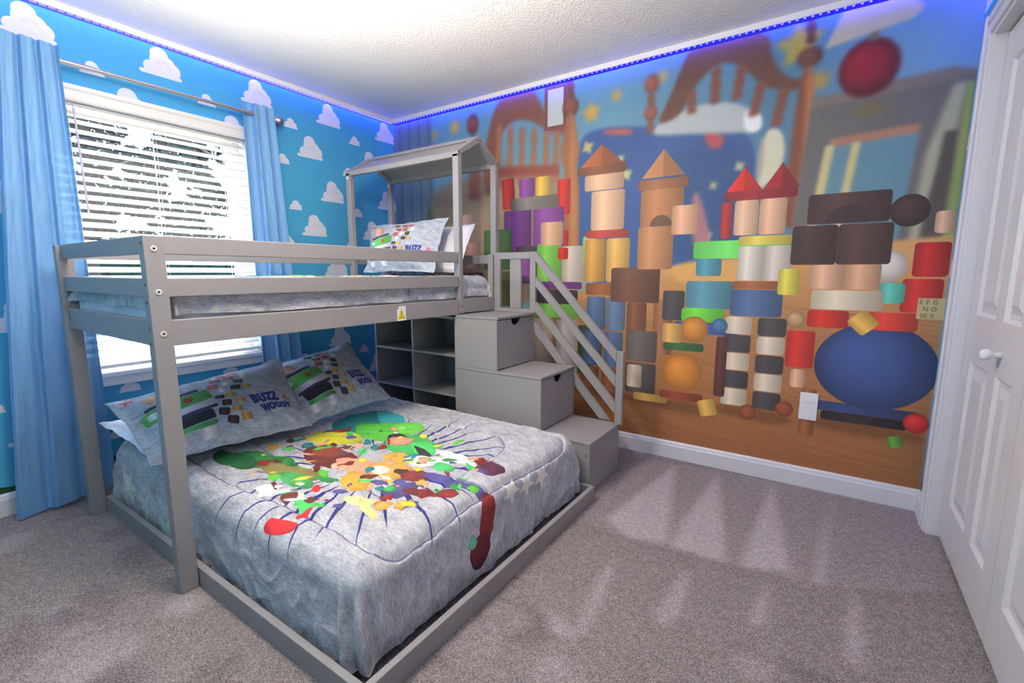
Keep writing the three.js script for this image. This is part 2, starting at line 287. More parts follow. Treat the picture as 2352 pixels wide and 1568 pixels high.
  // tan tower
  bl(2.2, 0.83, 0.13, 0.3, [120, 78, 56]); bl(2.37, 0.83, 0.12, 0.34, [150, 102, 72]); bl(2.18, 1.09, 0.32, 0.22, [104, 70, 54]); bl(2.3, 1.32, 0.22, 0.26, tan); arch(2.33, 1.56, 0.26, 0.22, [178, 122, 80]); bl(2.33, 1.7, 0.3, 0.06, [150, 98, 66]); roof(2.33, 1.82, 0.26, 0.16, [184, 128, 84]); bl(2.47, 1.48, 0.15, 0.17, [222, 170, 136]);
  // lime and teal blocks
  bl(2.8, 1.3, 0.54, 0.1, [112, 208, 96]); bl(2.62, 1.2, 0.14, 0.1, [78, 142, 160]); bl(2.43, 0.97, 0.13, 0.18, char); bl(2.63, 1.04, 0.26, 0.16, [86, 140, 156]); bl(2.6, 0.92, 0.24, 0.08, [110, 206, 66]); bl(2.62, 0.84, 0.36, 0.07, [66, 90, 156]);
  // red, cream and denim blue tower with a chequered foot
  for (let i = 0; i < 5; i++) { bl(2.8, 0.87 - i * 0.105, 0.14, 0.1, i % 2 ? char : cream); bl(2.97, 0.87 - i * 0.105, 0.14, 0.1, i % 2 ? cream : char); }
  bl(2.88, 1.0, 0.26, 0.15, [76, 100, 138]); bl(2.88, 1.1, 0.26, 0.045, [150, 92, 58]); bl(2.84, 1.22, 0.13, 0.19, [226, 216, 198]); bl(2.97, 1.22, 0.13, 0.19, [214, 202, 186]); bl(2.9, 1.345, 0.26, 0.05, [222, 200, 92]); bl(3.03, 1.12, 0.1, 0.14, [220, 206, 86]); bl(2.8, 1.47, 0.12, 0.19, [232, 188, 152]); bl(2.93, 1.47, 0.13, 0.19, flesh); bl(2.86, 1.59, 0.36, 0.05, [138, 34, 42]); roof(2.78, 1.68, 0.18, 0.13, [206, 46, 40]); roof(2.96, 1.68, 0.17, 0.13, [150, 36, 44]); bl(2.7, 1.46, 0.06, 0.2, [160, 46, 44]);
  // grey and orange stacks
  bl(2.24, 0.7, 0.2, 0.2, [98, 92, 88]); bl(2.24, 0.49, 0.2, 0.2, [84, 80, 78]); bl(2.2, 0.5, 0.1, 0.15, cream); bl(2.31, 0.37, 0.22, 0.05, [206, 164, 84]);
  ball(c, 2.5, 0.56, 0.12, 0.12, [206, 132, 56]); bl(2.5, 0.72, 0.24, 0.05, [52, 92, 50]); ball(c, 2.56, 0.83, 0.08, 0.08, [202, 134, 62]); bl(2.43, 0.8, 0.12, 0.12, [216, 170, 98]); bl(2.5, 0.41, 0.26, 0.05, [140, 62, 46]); bl(2.66, 0.36, 0.1, 0.1, [222, 176, 90], 0.3); bl(2.72, 0.62, 0.06, 0.36, [86, 48, 46]);
  for (const [x, y, k] of [[2.7, 0.86, [70, 110, 150]], [3.08, 0.92, [186, 150, 110]], [2.88, 0.37, [138, 74, 48]], [3.06, 0.42, [138, 74, 48]]]) ball(c, x, y, 0.045, 0.045, k);
  // big red and navy stack by the corner
  bl(3.41, 0.42, 0.36, 0.05, [44, 38, 40]); bl(3.17, 0.42, 0.07, 0.26, [148, 92, 52]);
  bl(3.4, 0.47, 0.46, 0.05, [50, 64, 108]); ball(c, 3.43, 0.7, 0.25, 0.22, navy, { dark: 0.6 });
  bl(3.11, 0.76, 0.13, 0.2, red); bl(3.22, 0.93, 0.18, 0.09, red); bl(3.48, 0.93, 0.2, 0.09, [210, 66, 54]); bl(3.58, 1.06, 0.15, 0.16, red); bl(3.6, 1.23, 0.13, 0.16, [180, 44, 40]); bl(3.37, 0.92, 0.1, 0.1, [228, 180, 84], 0.78); bl(3.11, 0.6, 0.07, 0.1, flesh);
  ball(c, 3.44, 1.2, 0.08, 0.08, [226, 212, 196]); bl(3.47, 1.07, 0.1, 0.1, [96, 190, 168]); bl(3.63, 1.4, 0.07, 0.1, flesh);
  bl(3.29, 1.03, 0.3, 0.1, [226, 210, 178]); bl(3.2, 1.15, 0.15, 0.13, [222, 174, 138]); bl(3.35, 1.15, 0.14, 0.13, [214, 166, 128]); bl(3.13, 1.31, 0.2, 0.2, dark); bl(3.34, 1.31, 0.22, 0.2, [76, 54, 48]); arch(3.26, 1.49, 0.34, 0.15, [72, 50, 46]); ball(c, 3.5, 1.46, 0.075, 0.075, dark);
  ball(c, 3.62, 0.44, 0.05, 0.05, [206, 52, 48]); bl(3.55, 0.33, 0.06, 0.06, [96, 150, 60], 0.3);
  // small alphabet board
  c.fillStyle = '#c9b083'; c.fillRect(3.57, 0.95, 0.1, 0.1);
  c.save(); c.translate(3.575, 1.02); c.scale(0.001, -0.001); c.font = 'bold 30px sans-serif'; c.fillStyle = '#6d7a52'; c.fillText('E F G', 0, 0); c.fillText('N O', 14, 32); c.fillText('W X', 8, 64); c.restore();
  c.filter = 'none';
});

// ---- comforter: heather blue-grey with a navy burst, colour splashes and cream stars. Cloth metres: cx 0.1..2.7, cz 0.3..2.7
const CX0 = 0.1, CX1 = 2.7, CZ0 = 0.3, CZ1 = 2.7;
function heather(c, w, h, base, amp, along) {
  eachPixel(c, w, h, (x, y, r, g, b) => {
    const u = along ? x : y, v = along ? y : x;
    const s = amp * (0.7 * N(u * 0.05, v * 0.28, 1.7) + 0.6 * N(u * 0.12, v * 0.6, 8.2) + 0.7 * N(u * 0.4, v * 0.7, 3.2) + 0.5 * N(u * 0.02, v * 0.03, 5.5));
    return [r + s, g + s, b + s * 0.9];
  });
}
// quilting lines of the comforter: distance to the nearest, in cloth metres
const roundBox = (x, z, a, b, d, e, r) => { const u = Math.abs(x - (a + b) / 2) - (b - a) / 2 + r, v = Math.abs(z - (d + e) / 2) - (e - d) / 2 + r; return Math.abs(Math.hypot(Math.max(u, 0), Math.max(v, 0)) + Math.min(Math.max(u, v), 0) - r); };
const quiltLine = (x, z) => Math.min(roundBox(x, z, -1, 2.2 + 0.012 * Math.sin(z * 7), 0.9, 2.1 + 0.014 * Math.sin(x * 6), 0.1), roundBox(x + 0.02 * Math.sin(z * 6), z + 0.02 * Math.sin(x * 8), -1, 2.03, 1.1, 1.86, 0.17));
const comforterTex = canvasTex(2048, 1890, (c, w, h) => {
  c.fillStyle = '#b4b5b9'; c.fillRect(0, 0, w, h);
  heather(c, w, h, 0, 46, true);
  eachPixel(c, w, h, (x, y, r, g, b) => { const d = quiltLine(CX0 + x / w * (CX1 - CX0), CZ0 + y / h * (CZ1 - CZ0)), k = d < 0.0025 ? 0.55 : 1; return [r * k, g * k, b * (k + 1) / 2 * (k < 1 ? 0.9 : 1)]; });
  c.setTransform(w / (CX1 - CX0), 0, 0, h / (CZ1 - CZ0), -CX0 * w / (CX1 - CX0), -CZ0 * h / (CZ1 - CZ0));
  seed = 31;
  c.globalCompositeOperation = 'multiply';
  const ox = 1.66, oz = 1.66;
  for (let i = 0; i < 32; i++) {
    const a = i / 32 * 6.2832 + rr(-0.04, 0.04), r0 = 0.22, rm = rr(0.32, 0.4), r1 = rr(0.56, 0.72), wd = rr(0.007, 0.012), ca = Math.cos(a) * 0.94, sa = Math.sin(a);
    blob(c, [[ox + ca * r0, oz + sa * r0], [ox + ca * rm - sa * wd, oz + sa * rm + ca * wd], [ox + ca * r1, oz + sa * r1], [ox + ca * rm + sa * wd, oz + sa * rm - ca * wd]], '#2c3494', { smooth: false });
  }
  c.globalCompositeOperation = 'source-over';
  const S = (x, z, rx, rz, rot, k, n = 11, jag = 0.22) => { const p = []; for (let i = 0; i < n; i++) { const a = i / n * 6.2832, q = 1 + rr(-jag, jag), u = Math.cos(a) * rx * q, v = Math.sin(a) * rz * q; p.push([x + u * Math.cos(rot) - v * Math.sin(rot), z + u * Math.sin(rot) + v * Math.cos(rot)]); } const R = Math.max(rx, rz), g = c.createRadialGradient(x - R * 0.25, z + R * 0.2, 0, x, z, R * 1.15), q = (f) => 'rgb(' + [1, 3, 5].map((o) => Math.min(255, Math.round(parseInt(k.slice(o, o + 2), 16) * f))).join(',') + ')'; g.addColorStop(0, q(1.12)); g.addColorStop(0.6, q(0.98)); g.addColorStop(1, q(0.74)); blob(c, p, g); };
  // abstract splashes of the print's colours
  S(1.13, 1.33, 0.2, 0.17, 0.3, '#1f7377'); S(1.22, 1.2, 0.2, 0.07, 0.5, '#35a0a4'); S(1.36, 1.36, 0.19, 0.14, 0.2, '#55b13a'); S(1.42, 1.26, 0.12, 0.08, 0, '#6fc84e');
  S(1.23, 1.57, 0.15, 0.11, -0.2, '#d3cf3e'); S(1.16, 1.5, 0.03, 0.03, 0, '#c03028', 6); S(1.2, 1.93, 0.22, 0.075, -0.15, '#2c7a3c'); S(1.1, 1.99, 0.14, 0.06, 0, '#1f6534'); S(1.42, 1.92, 0.18, 0.07, -0.2, '#7a7440'); S(1.52, 1.96, 0.1, 0.05, 0, '#3b8f4e');
  S(1.42, 1.73, 0.2, 0.085, 0.05, '#5a2622'); S(1.36, 1.7, 0.1, 0.06, 0, '#7c3a2a'); S(1.6, 1.73, 0.12, 0.075, 0.1, '#e0a080'); S(1.55, 1.78, 0.05, 0.03, 0, '#efb996');
  S(1.6, 1.42, 0.16, 0.12, 0.5, '#3fa552'); S(1.5, 1.4, 0.1, 0.05, 0.3, '#2c2a30'); S(1.53, 1.41, 0.07, 0.06, 0, '#d99a7a'); S(1.7, 1.43, 0.13, 0.05, 0.6, '#49b95e'); S(1.73, 1.46, 0.1, 0.02, 0.4, '#2c2a30');
  S(1.75, 1.67, 0.12, 0.075, 0.1, '#d2a04e'); S(1.72, 1.7, 0.05, 0.04, 0, '#e8e2d2', 7); S(1.8, 1.66, 0.05, 0.03, 0, '#39302c', 7); S(1.68, 1.57, 0.08, 0.06, 0.2, '#d6a33f'); S(1.72, 1.83, 0.09, 0.05, 0.4, '#d6a240');
  S(1.86, 1.5, 0.07, 0.05, 0.2, '#e6e6e2'); S(1.9, 1.42, 0.15, 0.04, 0.15, '#e9e9e6', 10, 0.1); S(1.79, 1.53, 0.09, 0.05, 0, '#e6e6e2'); S(1.92, 1.53, 0.06, 0.035, 0.3, '#43b060'); S(2.02, 1.43, 0.05, 0.05, 0, '#46b866'); S(2.09, 1.43, 0.075, 0.06, 0.2, '#4a2038', 9, 0.08);
  S(1.88, 1.66, 0.07, 0.05, 0.2, '#6c2c2c'); S(2.03, 1.62, 0.15, 0.03, -0.05, '#4b4880', 10, 0.1); S(2.15, 1.6, 0.08, 0.028, -0.1, '#4b4880', 8, 0.1); S(1.92, 1.77, 0.06, 0.075, 0.3, '#46406e'); S(2.03, 1.74, 0.1, 0.03, -0.35, '#6a2226'); S(2.1, 1.7, 0.04, 0.04, 0, '#7a2626');
  S(2.27, 1.6, 0.11, 0.045, 0.35, '#7c2422', 10, 0.1); S(2.38, 1.66, 0.07, 0.06, 0.3, '#5c1a22', 9, 0.12); S(2.33, 1.7, 0.03, 0.03, 0, '#6db49a', 6);
  S(1.52, 2.07, 0.07, 0.045, 0.2, '#ecebe2', 14, 0.5); S(1.66, 2.03, 0.04, 0.02, -0.32, '#e8e2c6', 9, 0.4); S(1.87, 1.92, 0.08, 0.03, -0.3, '#e6d89a', 8, 0.15); S(1.95, 1.95, 0.1, 0.018, 0.4, '#ead68a', 8, 0.1);
  S(1.66, 1.96, 0.05, 0.02, 0.6, '#c22c30', 7); S(1.78, 2.08, 0.05, 0.018, 1.2, '#c22c30', 7); S(1.78, 2.17, 0.08, 0.03, -0.3, '#c22c30', 8);
  const pal = ['#1f7377', '#55b13a', '#d3cf3e', '#2c7a3c', '#5a2622', '#e0a080', '#3fa552', '#e9e9e6', '#d2a04e', '#4b4880', '#7c2422', '#49b95e'];
  for (let i = 0; i < 130; i++) { const a = rr(0, 6.28), q = 0.5 * Math.sqrt(rnd()), x = 1.6 + 1.1 * q * Math.cos(a), z = 1.66 + 0.85 * q * Math.sin(a); S(x, z, rr(0.008, 0.045), rr(0.008, 0.03), rr(0, 3), pal[(rnd() * 12) | 0], 9, 0.5); }
  for (const [x, z] of [[2.235, 1.433], [2.25, 1.319], [2.262, 1.198]]) star(c, x, z, 0.062, '#e8e6d6', 2.5);
  for (const [x, z, r] of [[0.52, 2.36, 0.09], [0.72, 2.4, 0.08], [0.95, 2.45, 0.08]]) star(c, x, z, r, '#c9d2c4', rr(0, 3));
  for (const [x, z] of [[0.6, 0.7], [0.75, 0.66]]) star(c, x, z, 0.06, '#e8e6d6', 1);
});

// ---- pillow sham: heather grey, abstract colour shapes, two lines of lettering
const shamTex = canvasTex(1024, 820, (c, w, h) => {
  c.fillStyle = '#a4abb4'; c.fillRect(0, 0, w, h);
  heather(c, w, h, 0, 46, true);
  c.setTransform(w, 0, 0, w, 0, 0); // unit = sham width; y down, 0..0.8
  // left: slanting lime, white, black and violet bars
  const bar = (x, y, wd, ht, col, rot = 0) => peg(c, x, y, wd, ht, col, { r: 0.014, rot });
  bar(0.2, 0.2, 0.15, 0.14, [222, 168, 132], -0.1); bar(0.24, 0.3, 0.3, 0.035, [62, 40, 80], -0.1); bar(0.25, 0.385, 0.38, 0.12, [88, 176, 74], -0.12); bar(0.31, 0.38, 0.05, 0.05, [190, 52, 40], 0.6); bar(0.13, 0.39, 0.09, 0.06, [196, 222, 214], -0.12); bar(0.3, 0.475, 0.32, 0.05, [222, 214, 220], -0.1); bar(0.28, 0.525, 0.34, 0.03, [76, 48, 104], -0.08); bar(0.27, 0.585, 0.28, 0.09, [44, 42, 46], -0.05); bar(0.27, 0.655, 0.28, 0.035, [84, 160, 84], -0.03); bar(0.17, 0.71, 0.12, 0.07, [214, 208, 212]); bar(0.35, 0.71, 0.12, 0.07, [206, 200, 206]);
  // right: a staggered field of slanting brown, peach, amber and white bars
  const cols = ['683626', 'e0a080', 'c4944c', 'dcd6d0', '8a4a30', 'cc9a54', 'e2a684', '423430', 'b4503c'];
  let n = 0; seed = 5;
  for (let j = 0; j < 8; j++) for (let i = 0; i < (j < 4 ? 3 : 2); i++) { const k = cols[(n * 4 + j) % 9]; n++; bar(0.475 + i * 0.085 + (j % 2) * 0.035 + rr(-0.01, 0.01), 0.14 + j * 0.075, rr(0.05, 0.08), rr(0.045, 0.065), [0, 2, 4].map((o) => parseInt(k.slice(o, o + 2), 16)), 0.2 + rr(-0.15, 0.15)); }
  star(c, 0.08, 0.07, 0.05, '#b03038', 0.3, 0.45, 7);
  for (let i = 0; i < 16; i++) { c.fillStyle = 'rgba(70,120,176,.7)'; c.beginPath(); c.arc(rr(0.3, 0.95), rr(0.03, 0.16), rr(0.004, 0.01), 0, 7); c.fill(); }
  c.save(); c.translate(0.66, 0.57); c.rotate(-0.1);
  c.scale(0.001, 0.001); c.textBaseline = 'alphabetic';
  c.font = 'bold 118px sans-serif'; c.lineWidth = 12; c.strokeStyle = '#2a2f78'; c.fillStyle = '#2a2f78';
  c.save(); c.scale(0.66, 1); c.strokeText('BUZZ', 0, 0); c.fillText('BUZZ', 0, 0); c.restore();
  c.fillStyle = '#b83a48'; c.font = 'bold 84px serif'; c.fillText('&', 226, -6);
  c.font = 'bold 74px sans-serif'; c.fillStyle = c.strokeStyle = '#2a2f78'; c.lineWidth = 9; c.save(); c.translate(38, 82); c.rotate(-0.03); c.scale(0.78, 1); c.strokeText('WOODY', 0, 0); c.fillText('WOODY', 0, 0); c.restore();
  c.restore();
});

// ---- carpet: cut pile with the vacuum's wedges
const FX = 3.8, FZ = 3.6;
const carpetTex = canvasTex(2048, 2048, (c, w, h) => {
  c.fillStyle = '#a39895'; c.fillRect(0, 0, w, h);
  c.setTransform(w / FX, 0, 0, h / FZ, 0, 0);
  const lite = 'rgba(226,213,213,.85)';
  blob(c, [[2.26, 0.45], [2.4, 0.1], [3.7, -0.05], [3.7, 0.7], [3.29, 0.95], [3.07, 0.98], [2.86, 1.01], [2.57, 1.04], [2.26, 1.02]], 'rgba(206,192,194,.3)', { blur: 3, smooth: false });
  for (const p of [[[2.52, 0.1], [2.72, 0.98], [2.57, 1.04], [2.42, 0.94]], [[2.76, 0.07], [2.96, 0.99], [2.74, 1.0], [2.73, 0.74]], [[3.04, 0.04], [3.18, 0.91], [3.01, 0.99], [3.02, 0.55]], [[3.32, 0.07], [3.29, 0.93], [3.26, 0.94], [3.28, 0.6]]]) blob(c, p, lite, { blur: 9, smooth: false });
  for (const p of [[[2.57, 1.12], [2.66, 1.63], [2.63, 1.72], [2.57, 1.46]], [[2.84, 1.05], [2.9, 1.45], [2.81, 1.51], [2.82, 1.3]], [[3.12, 1.0], [3.14, 1.3], [3.08, 1.33], [3.1, 1.1]], [[3.4, 0.87], [3.41, 1.36], [3.34, 1.31], [3.37, 1.01]], [[2.41, 1.61], [2.6, 1.65], [2.65, 1.7], [2.56, 1.73]]]) blob(c, p, 'rgba(226,213,213,.55)', { blur: 8 });
  seed = 99;
  for (let i = 0; i < 90; i++) { const x = rr(0.2, 3.7), z = x > 2.35 ? rr(1.35, 3.5) : rr(2.3, 3.5), s = rr(0.05, 0.18), a = rr(0, 3); blob(c, [0, 1, 2, 3, 4, 5, 6].map((k) => [x + Math.cos(a + k * 0.9) * s * rr(0.4, 1.2), z + Math.sin(a + k * 0.9) * s * rr(0.4, 1.2)]), rnd() > 0.45 ? 'rgba(220,208,206,.36)' : 'rgba(118,108,110,.4)', { blur: 9 }); }
  c.setTransform(1, 0, 0, 1, 0, 0);
  eachPixel(c, w, h, (x, y, r, g, b) => { const s = 60 * (rnd() - 0.5) + 60 * N(x * 0.4, y * 0.4, 2.2) + 14 * N(x * 0.08, y * 0.08, 7.1), t = 4 * (rnd() - 0.5); return [r + s + t, g + s, b + s - t]; });
});

// ------------------------------------------------------------------ materials
const std = (o) => new THREE.MeshStandardMaterial(o), phys = (o) => new THREE.MeshPhysicalMaterial(o);
const lin = (r, g, b) => new THREE.Color().setRGB(r, g, b);
const M = {
  wall: std({ map: wallTex, roughness: 0.75, bumpMap: peel, bumpScale: 0.0009 }),
  mural: std({ map: muralTex, roughness: 0.62, bumpMap: peel, bumpScale: 0.0009 }),
  ceiling: std({ color: lin(0.86, 0.855, 0.84), roughness: 0.95, bumpMap: knock, bumpScale: 0.001 }),
  plain: std({ color: lin(0.7, 0.7, 0.7), roughness: 0.9 }),
  trim: std({ color: lin(0.74, 0.74, 0.78), roughness: 0.38 }),
  door: std({ color: lin(0.7, 0.69, 0.7), roughness: 0.42 }),
  vinyl: std({ color: lin(0.8, 0.8, 0.8), roughness: 0.4 }),
  blind: std({ color: lin(0.78, 0.77, 0.74), roughness: 0.35 }),
  cord: std({ color: lin(0.75, 0.74, 0.7), roughness: 0.8 }),
  glass: phys({ color: 0xffffff, transmission: 1, thickness: 0, roughness: 0, ior: 1.5 }),
  carpet: std({ map: carpetTex, roughness: 1, bumpMap: pile, bumpScale: 0.012 }),
  laminate: std({ color: lin(0.262, 0.25, 0.252), roughness: 0.42 }),
  slat: std({ color: lin(0.16, 0.12, 0.1), roughness: 0.7 }),
  dark: std({ color: lin(0.02, 0.02, 0.022), roughness: 0.6 }),
  cap: std({ color: lin(0.55, 0.52, 0.47), roughness: 0.4 }),
  steel: std({ color: lin(0.55, 0.5, 0.46), metalness: 1, roughness: 0.28 }),
  pewter: std({ color: lin(0.42, 0.4, 0.4), metalness: 1, roughness: 0.34 }),
  curtain: phys({ color: lin(0.15, 0.34, 0.6), roughness: 0.55, transmission: 0.03, thickness: 0, sheen: 0.4, sheenRoughness: 0.4, sheenColor: lin(0.5, 0.7, 0.9), side: THREE.DoubleSide }),
  cloth: phys({ map: comforterTex, roughness: 0.85, bumpMap: weave, bumpScale: 0.0006, sheen: 0.25, sheenRoughness: 0.5, sheenColor: lin(0.7, 0.75, 0.85), side: THREE.DoubleSide }),
  sham: phys({ map: shamTex, roughness: 0.85, bumpMap: weave, bumpScale: 0.0005, sheen: 0.2, sheenColor: lin(0.7, 0.75, 0.85), side: THREE.DoubleSide }),
  linen: phys({ color: lin(0.8, 0.8, 0.86), roughness: 0.8, side: THREE.DoubleSide }),
  outlet: std({ color: lin(0.86, 0.86, 0.88), roughness: 0.3 }),
  led: std({ color: 0x000000, emissive: new THREE.Color(0.16, 0.15, 1.0), emissiveIntensity: LED.glow }),
  tape: std({ color: 0x000000, emissive: new THREE.Color(0.012, 0.012, 0.85) }),
  tube: std({ color: 0x000000, emissive: new THREE.Color(0.13, 0.12, 1.0) }),
  dome: std({ color: 0xffffff, emissive: new THREE.Color(LAMP.color), emissiveIntensity: LAMP.glow }),
  concrete: std({ color: lin(0.5, 0.48, 0.44), roughness: 0.95 }),
  lawn: std({ color: lin(0.04, 0.075, 0.025), roughness: 1 }),
  leaf: std({ color: lin(0.008, 0.012, 0.005), roughness: 0.8, side: THREE.DoubleSide }),
  hedge: std({ color: lin(0.008, 0.03, 0.016), roughness: 0.8, side: THREE.DoubleSide }),
  bark: std({ color: lin(0.08, 0.06, 0.045), roughness: 1 }),
};

// ------------------------------------------------------------------ the room
const WIN = { z0: 1.262, z1: 2.262, y0: 0.615, y1: 2.06 };
const T = 0.14, ZF = 3.4;
const wallUV = (x, y, z) => [z / WALLZ, y / CEIL];
struct('wall_left', setUV(prism([[-T, 0], [ZF + T, 0], [ZF + T, CEIL], [-T, CEIL]], T, Z, Y, NX, [0, 0, 0], [[[WIN.z0, WIN.y0], [WIN.z0, WIN.y1], [WIN.z1, WIN.y1], [WIN.z1, WIN.y0]]]), wallUV), M.wall);
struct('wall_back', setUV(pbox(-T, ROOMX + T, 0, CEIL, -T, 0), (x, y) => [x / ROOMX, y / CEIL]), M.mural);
const DO = { z0: 0.235, z1: 3.375, y1: 2.1 };   // closet opening in the right wall
struct('wall_right', setUV(prism([[-T, 0], [DO.z0, 0], [DO.z0, DO.y1], [DO.z1, DO.y1], [DO.z1, 0], [ZF + T, 0], [ZF + T, CEIL], [-T, CEIL]], T, Z, Y, X, [ROOMX, 0, 0]).applyMatrix4(new THREE.Matrix4()), wallUV), M.wall);
struct('wall_front', setUV(pbox(-T, ROOMX + T, 0, CEIL, ZF, ZF + T), (x, y) => [x / WALLZ, y / CEIL]), M.wall);
struct('floor', setUV(pbox(-T, ROOMX + 0.8, -0.12, 0, -T, ZF + T), (x, y, z) => [x / FX, 1 - z / FZ]), M.carpet);
pile.repeat.set(FX / 0.42, FZ / 0.42);
struct('ceiling', setUV(pbox(-T, ROOMX + 0.8, CEIL, CEIL + 0.15, -T, ZF + T), (x, y, z) => [x, z]), M.ceiling);
// closet shell behind the doors
struct('wall_closet', [pbox(ROOMX + 0.7, ROOMX + 0.8, 0, CEIL, -T, ZF + T), pbox(ROOMX + T, ROOMX + 0.7, 0, CEIL, -T, -T + 0.1), pbox(ROOMX + T, ROOMX + 0.7, 0, CEIL, ZF + 0.04, ZF + T)], M.plain);
// narrow white cover strip under the ceiling
struct('trim_1', box(0, 0.012, 2.431, CEIL, 0.012, ZF, 0.003), M.trim);
struct('trim_2', box(0, ROOMX, 2.431, CEIL, 0, 0.012, 0.003), M.trim);
struct('trim_3', box(ROOMX - 0.012, ROOMX, 2.431, CEIL, 0.012, ZF, 0.003), M.trim);
// baseboards with a stepped top
const basePts = [[0, 0], [0.016, 0], [0.016, 0.082], [0.012, 0.09], [0.011, 0.1], [0.006, 0.108], [0, 0.11]];
struct('baseboard_back', prism(basePts, ROOMX, Z, Y, NX, [ROOMX, 0, 0]), M.trim);
struct('baseboard_left', prism(basePts, ZF, X, Y, Z, [0, 0, 0]), M.trim);
struct('baseboard_right', prism(basePts, 0.122, NX, Y, NZ, [ROOMX, 0, 0.138]), M.trim);
// closet casing: stepped moulding round the opening
{
  const cas = (z0, z1, y0, y1) => [box(ROOMX - 0.014, ROOMX + 0.002, y0, y1, z0, z1, 0.003), box(ROOMX - 0.02, ROOMX, y0, y1, z0 + 0.012, z0 + 0.042, 0.004)];
  struct('trim_4', [...cas(0.138, 0.232, 0, 2.185)], M.trim);
  struct('trim_5', [box(ROOMX - 0.014, ROOMX + 0.002, 2.1, 2.185, 0.232, ZF, 0.003), box(ROOMX - 0.02, ROOMX, 2.14, 2.173, 0.2, ZF, 0.004)], M.trim);
  struct('trim_6', [box(ROOMX - 0.004, ROOMX + T, 0, 2.1, 0.232, 0.25, 0.002), box(ROOMX - 0.004, ROOMX + T, 2.085, 2.103, 0.25, DO.z1, 0.002)], M.trim);
}
// bifold closet doors: each leaf has four raised panels
function doorLeaf(k, z0, z1, knob) {
  const g = new THREE.Group(); g.name = 'door_' + k; g.position.set(3.71, 0, z0); g.userData.kind = 'structure'; scene.add(g);
  const x0 = 3.71, x1 = 3.744, ya = 0.012, yb = 2.076, w = z1 - z0;
  const cols = [[z0 + 0.105, z0 + 0.37], [z0 + 0.462, z0 + w - 0.105]], rows = [[0.2, 0.818], [1.004, 1.95]];
  const holes = [];
  for (const [a, b] of cols) for (const [c, d] of rows) holes.push([[a, c], [a, d], [b, d], [b, c]]);
  const bevel = (a, b, c, d) => { // sloping moulding and raised field of one panel
    const p = [], rects = [[0, 0.0], [0.012, 0.011], [0.03, 0.011], [0.06, 0.002]], q = (o, dx) => [[a + o, c + o], [b - o, c + o], [b - o, d - o], [a + o, d - o]].map(([z, y]) => [x0 + dx, y, z]);
    const tri = [];
    for (let i = 0; i < rects.length - 1; i++) { const A = q(...rects[i]), B = q(...rects[i + 1]); for (let e = 0; e < 4; e++) { const f = (e + 1) % 4; tri.push(A[e], B[e], B[f], A[e], B[f], A[f]); } }
    const C = q(...rects[3]); tri.push(C[0], C[2], C[1], C[0], C[3], C[2]);
    for (const t of tri) p.push(...t);
    const geo = new THREE.BufferGeometry(); geo.setAttribute('position', new THREE.BufferAttribute(new Float32Array(p), 3)); geo.computeVertexNormals();
    const nx = geo.attributes.normal.getX(geo.attributes.normal.count - 1);
    if (nx > 0) { const a2 = geo.attributes.position.array; for (let i = 0; i < a2.length; i += 9) for (let j = 0; j < 3; j++) { const s = a2[i + 3 + j]; a2[i + 3 + j] = a2[i + 6 + j]; a2[i + 6 + j] = s; } geo.computeVertexNormals(); }
    return geo;
  };
  part('door_leaf', prism([[z0, ya], [z1 - 0.004, ya], [z1 - 0.004, yb], [z0, yb]], x1 - x0, Z, Y, X, [x0, 0, 0], holes), M.door, g);
  for (const [a, b] of cols) for (const [c, d] of rows) part('panel', bevel(a, b, c, d), M.door, g);
  part('door_back', pbox(x1 - 0.006, x1 + 0.002, ya, yb, z0 + 0.003, z1 - 0.007), M.door, g);
  if (knob) {
    const lathe = new THREE.LatheGeometry([[0, 0], [0.012, 0], [0.009, 0.012], [0.008, 0.02], [0.014, 0.026], [0.0195, 0.034], [0.02, 0.042], [0.016, 0.05], [0.008, 0.054], [0, 0.055]].map((p) => new THREE.Vector2(...p)), 24);
    lathe.applyMatrix4(new THREE.Matrix4().makeBasis(new THREE.Vector3(0, 1, 0), new THREE.Vector3(-1, 0, 0), new THREE.Vector3(0, 0, 1))).translate(3.71, 0.895, z0 + 0.5);
    part('door_knob', lathe, M.vinyl, g);
  }
}
doorLeaf(1, 0.256, 1.003, true); doorLeaf(2, 1.003, 1.75, false); doorLeaf(3, 1.754, 2.5, false); doorLeaf(4, 2.5, 3.25, true);

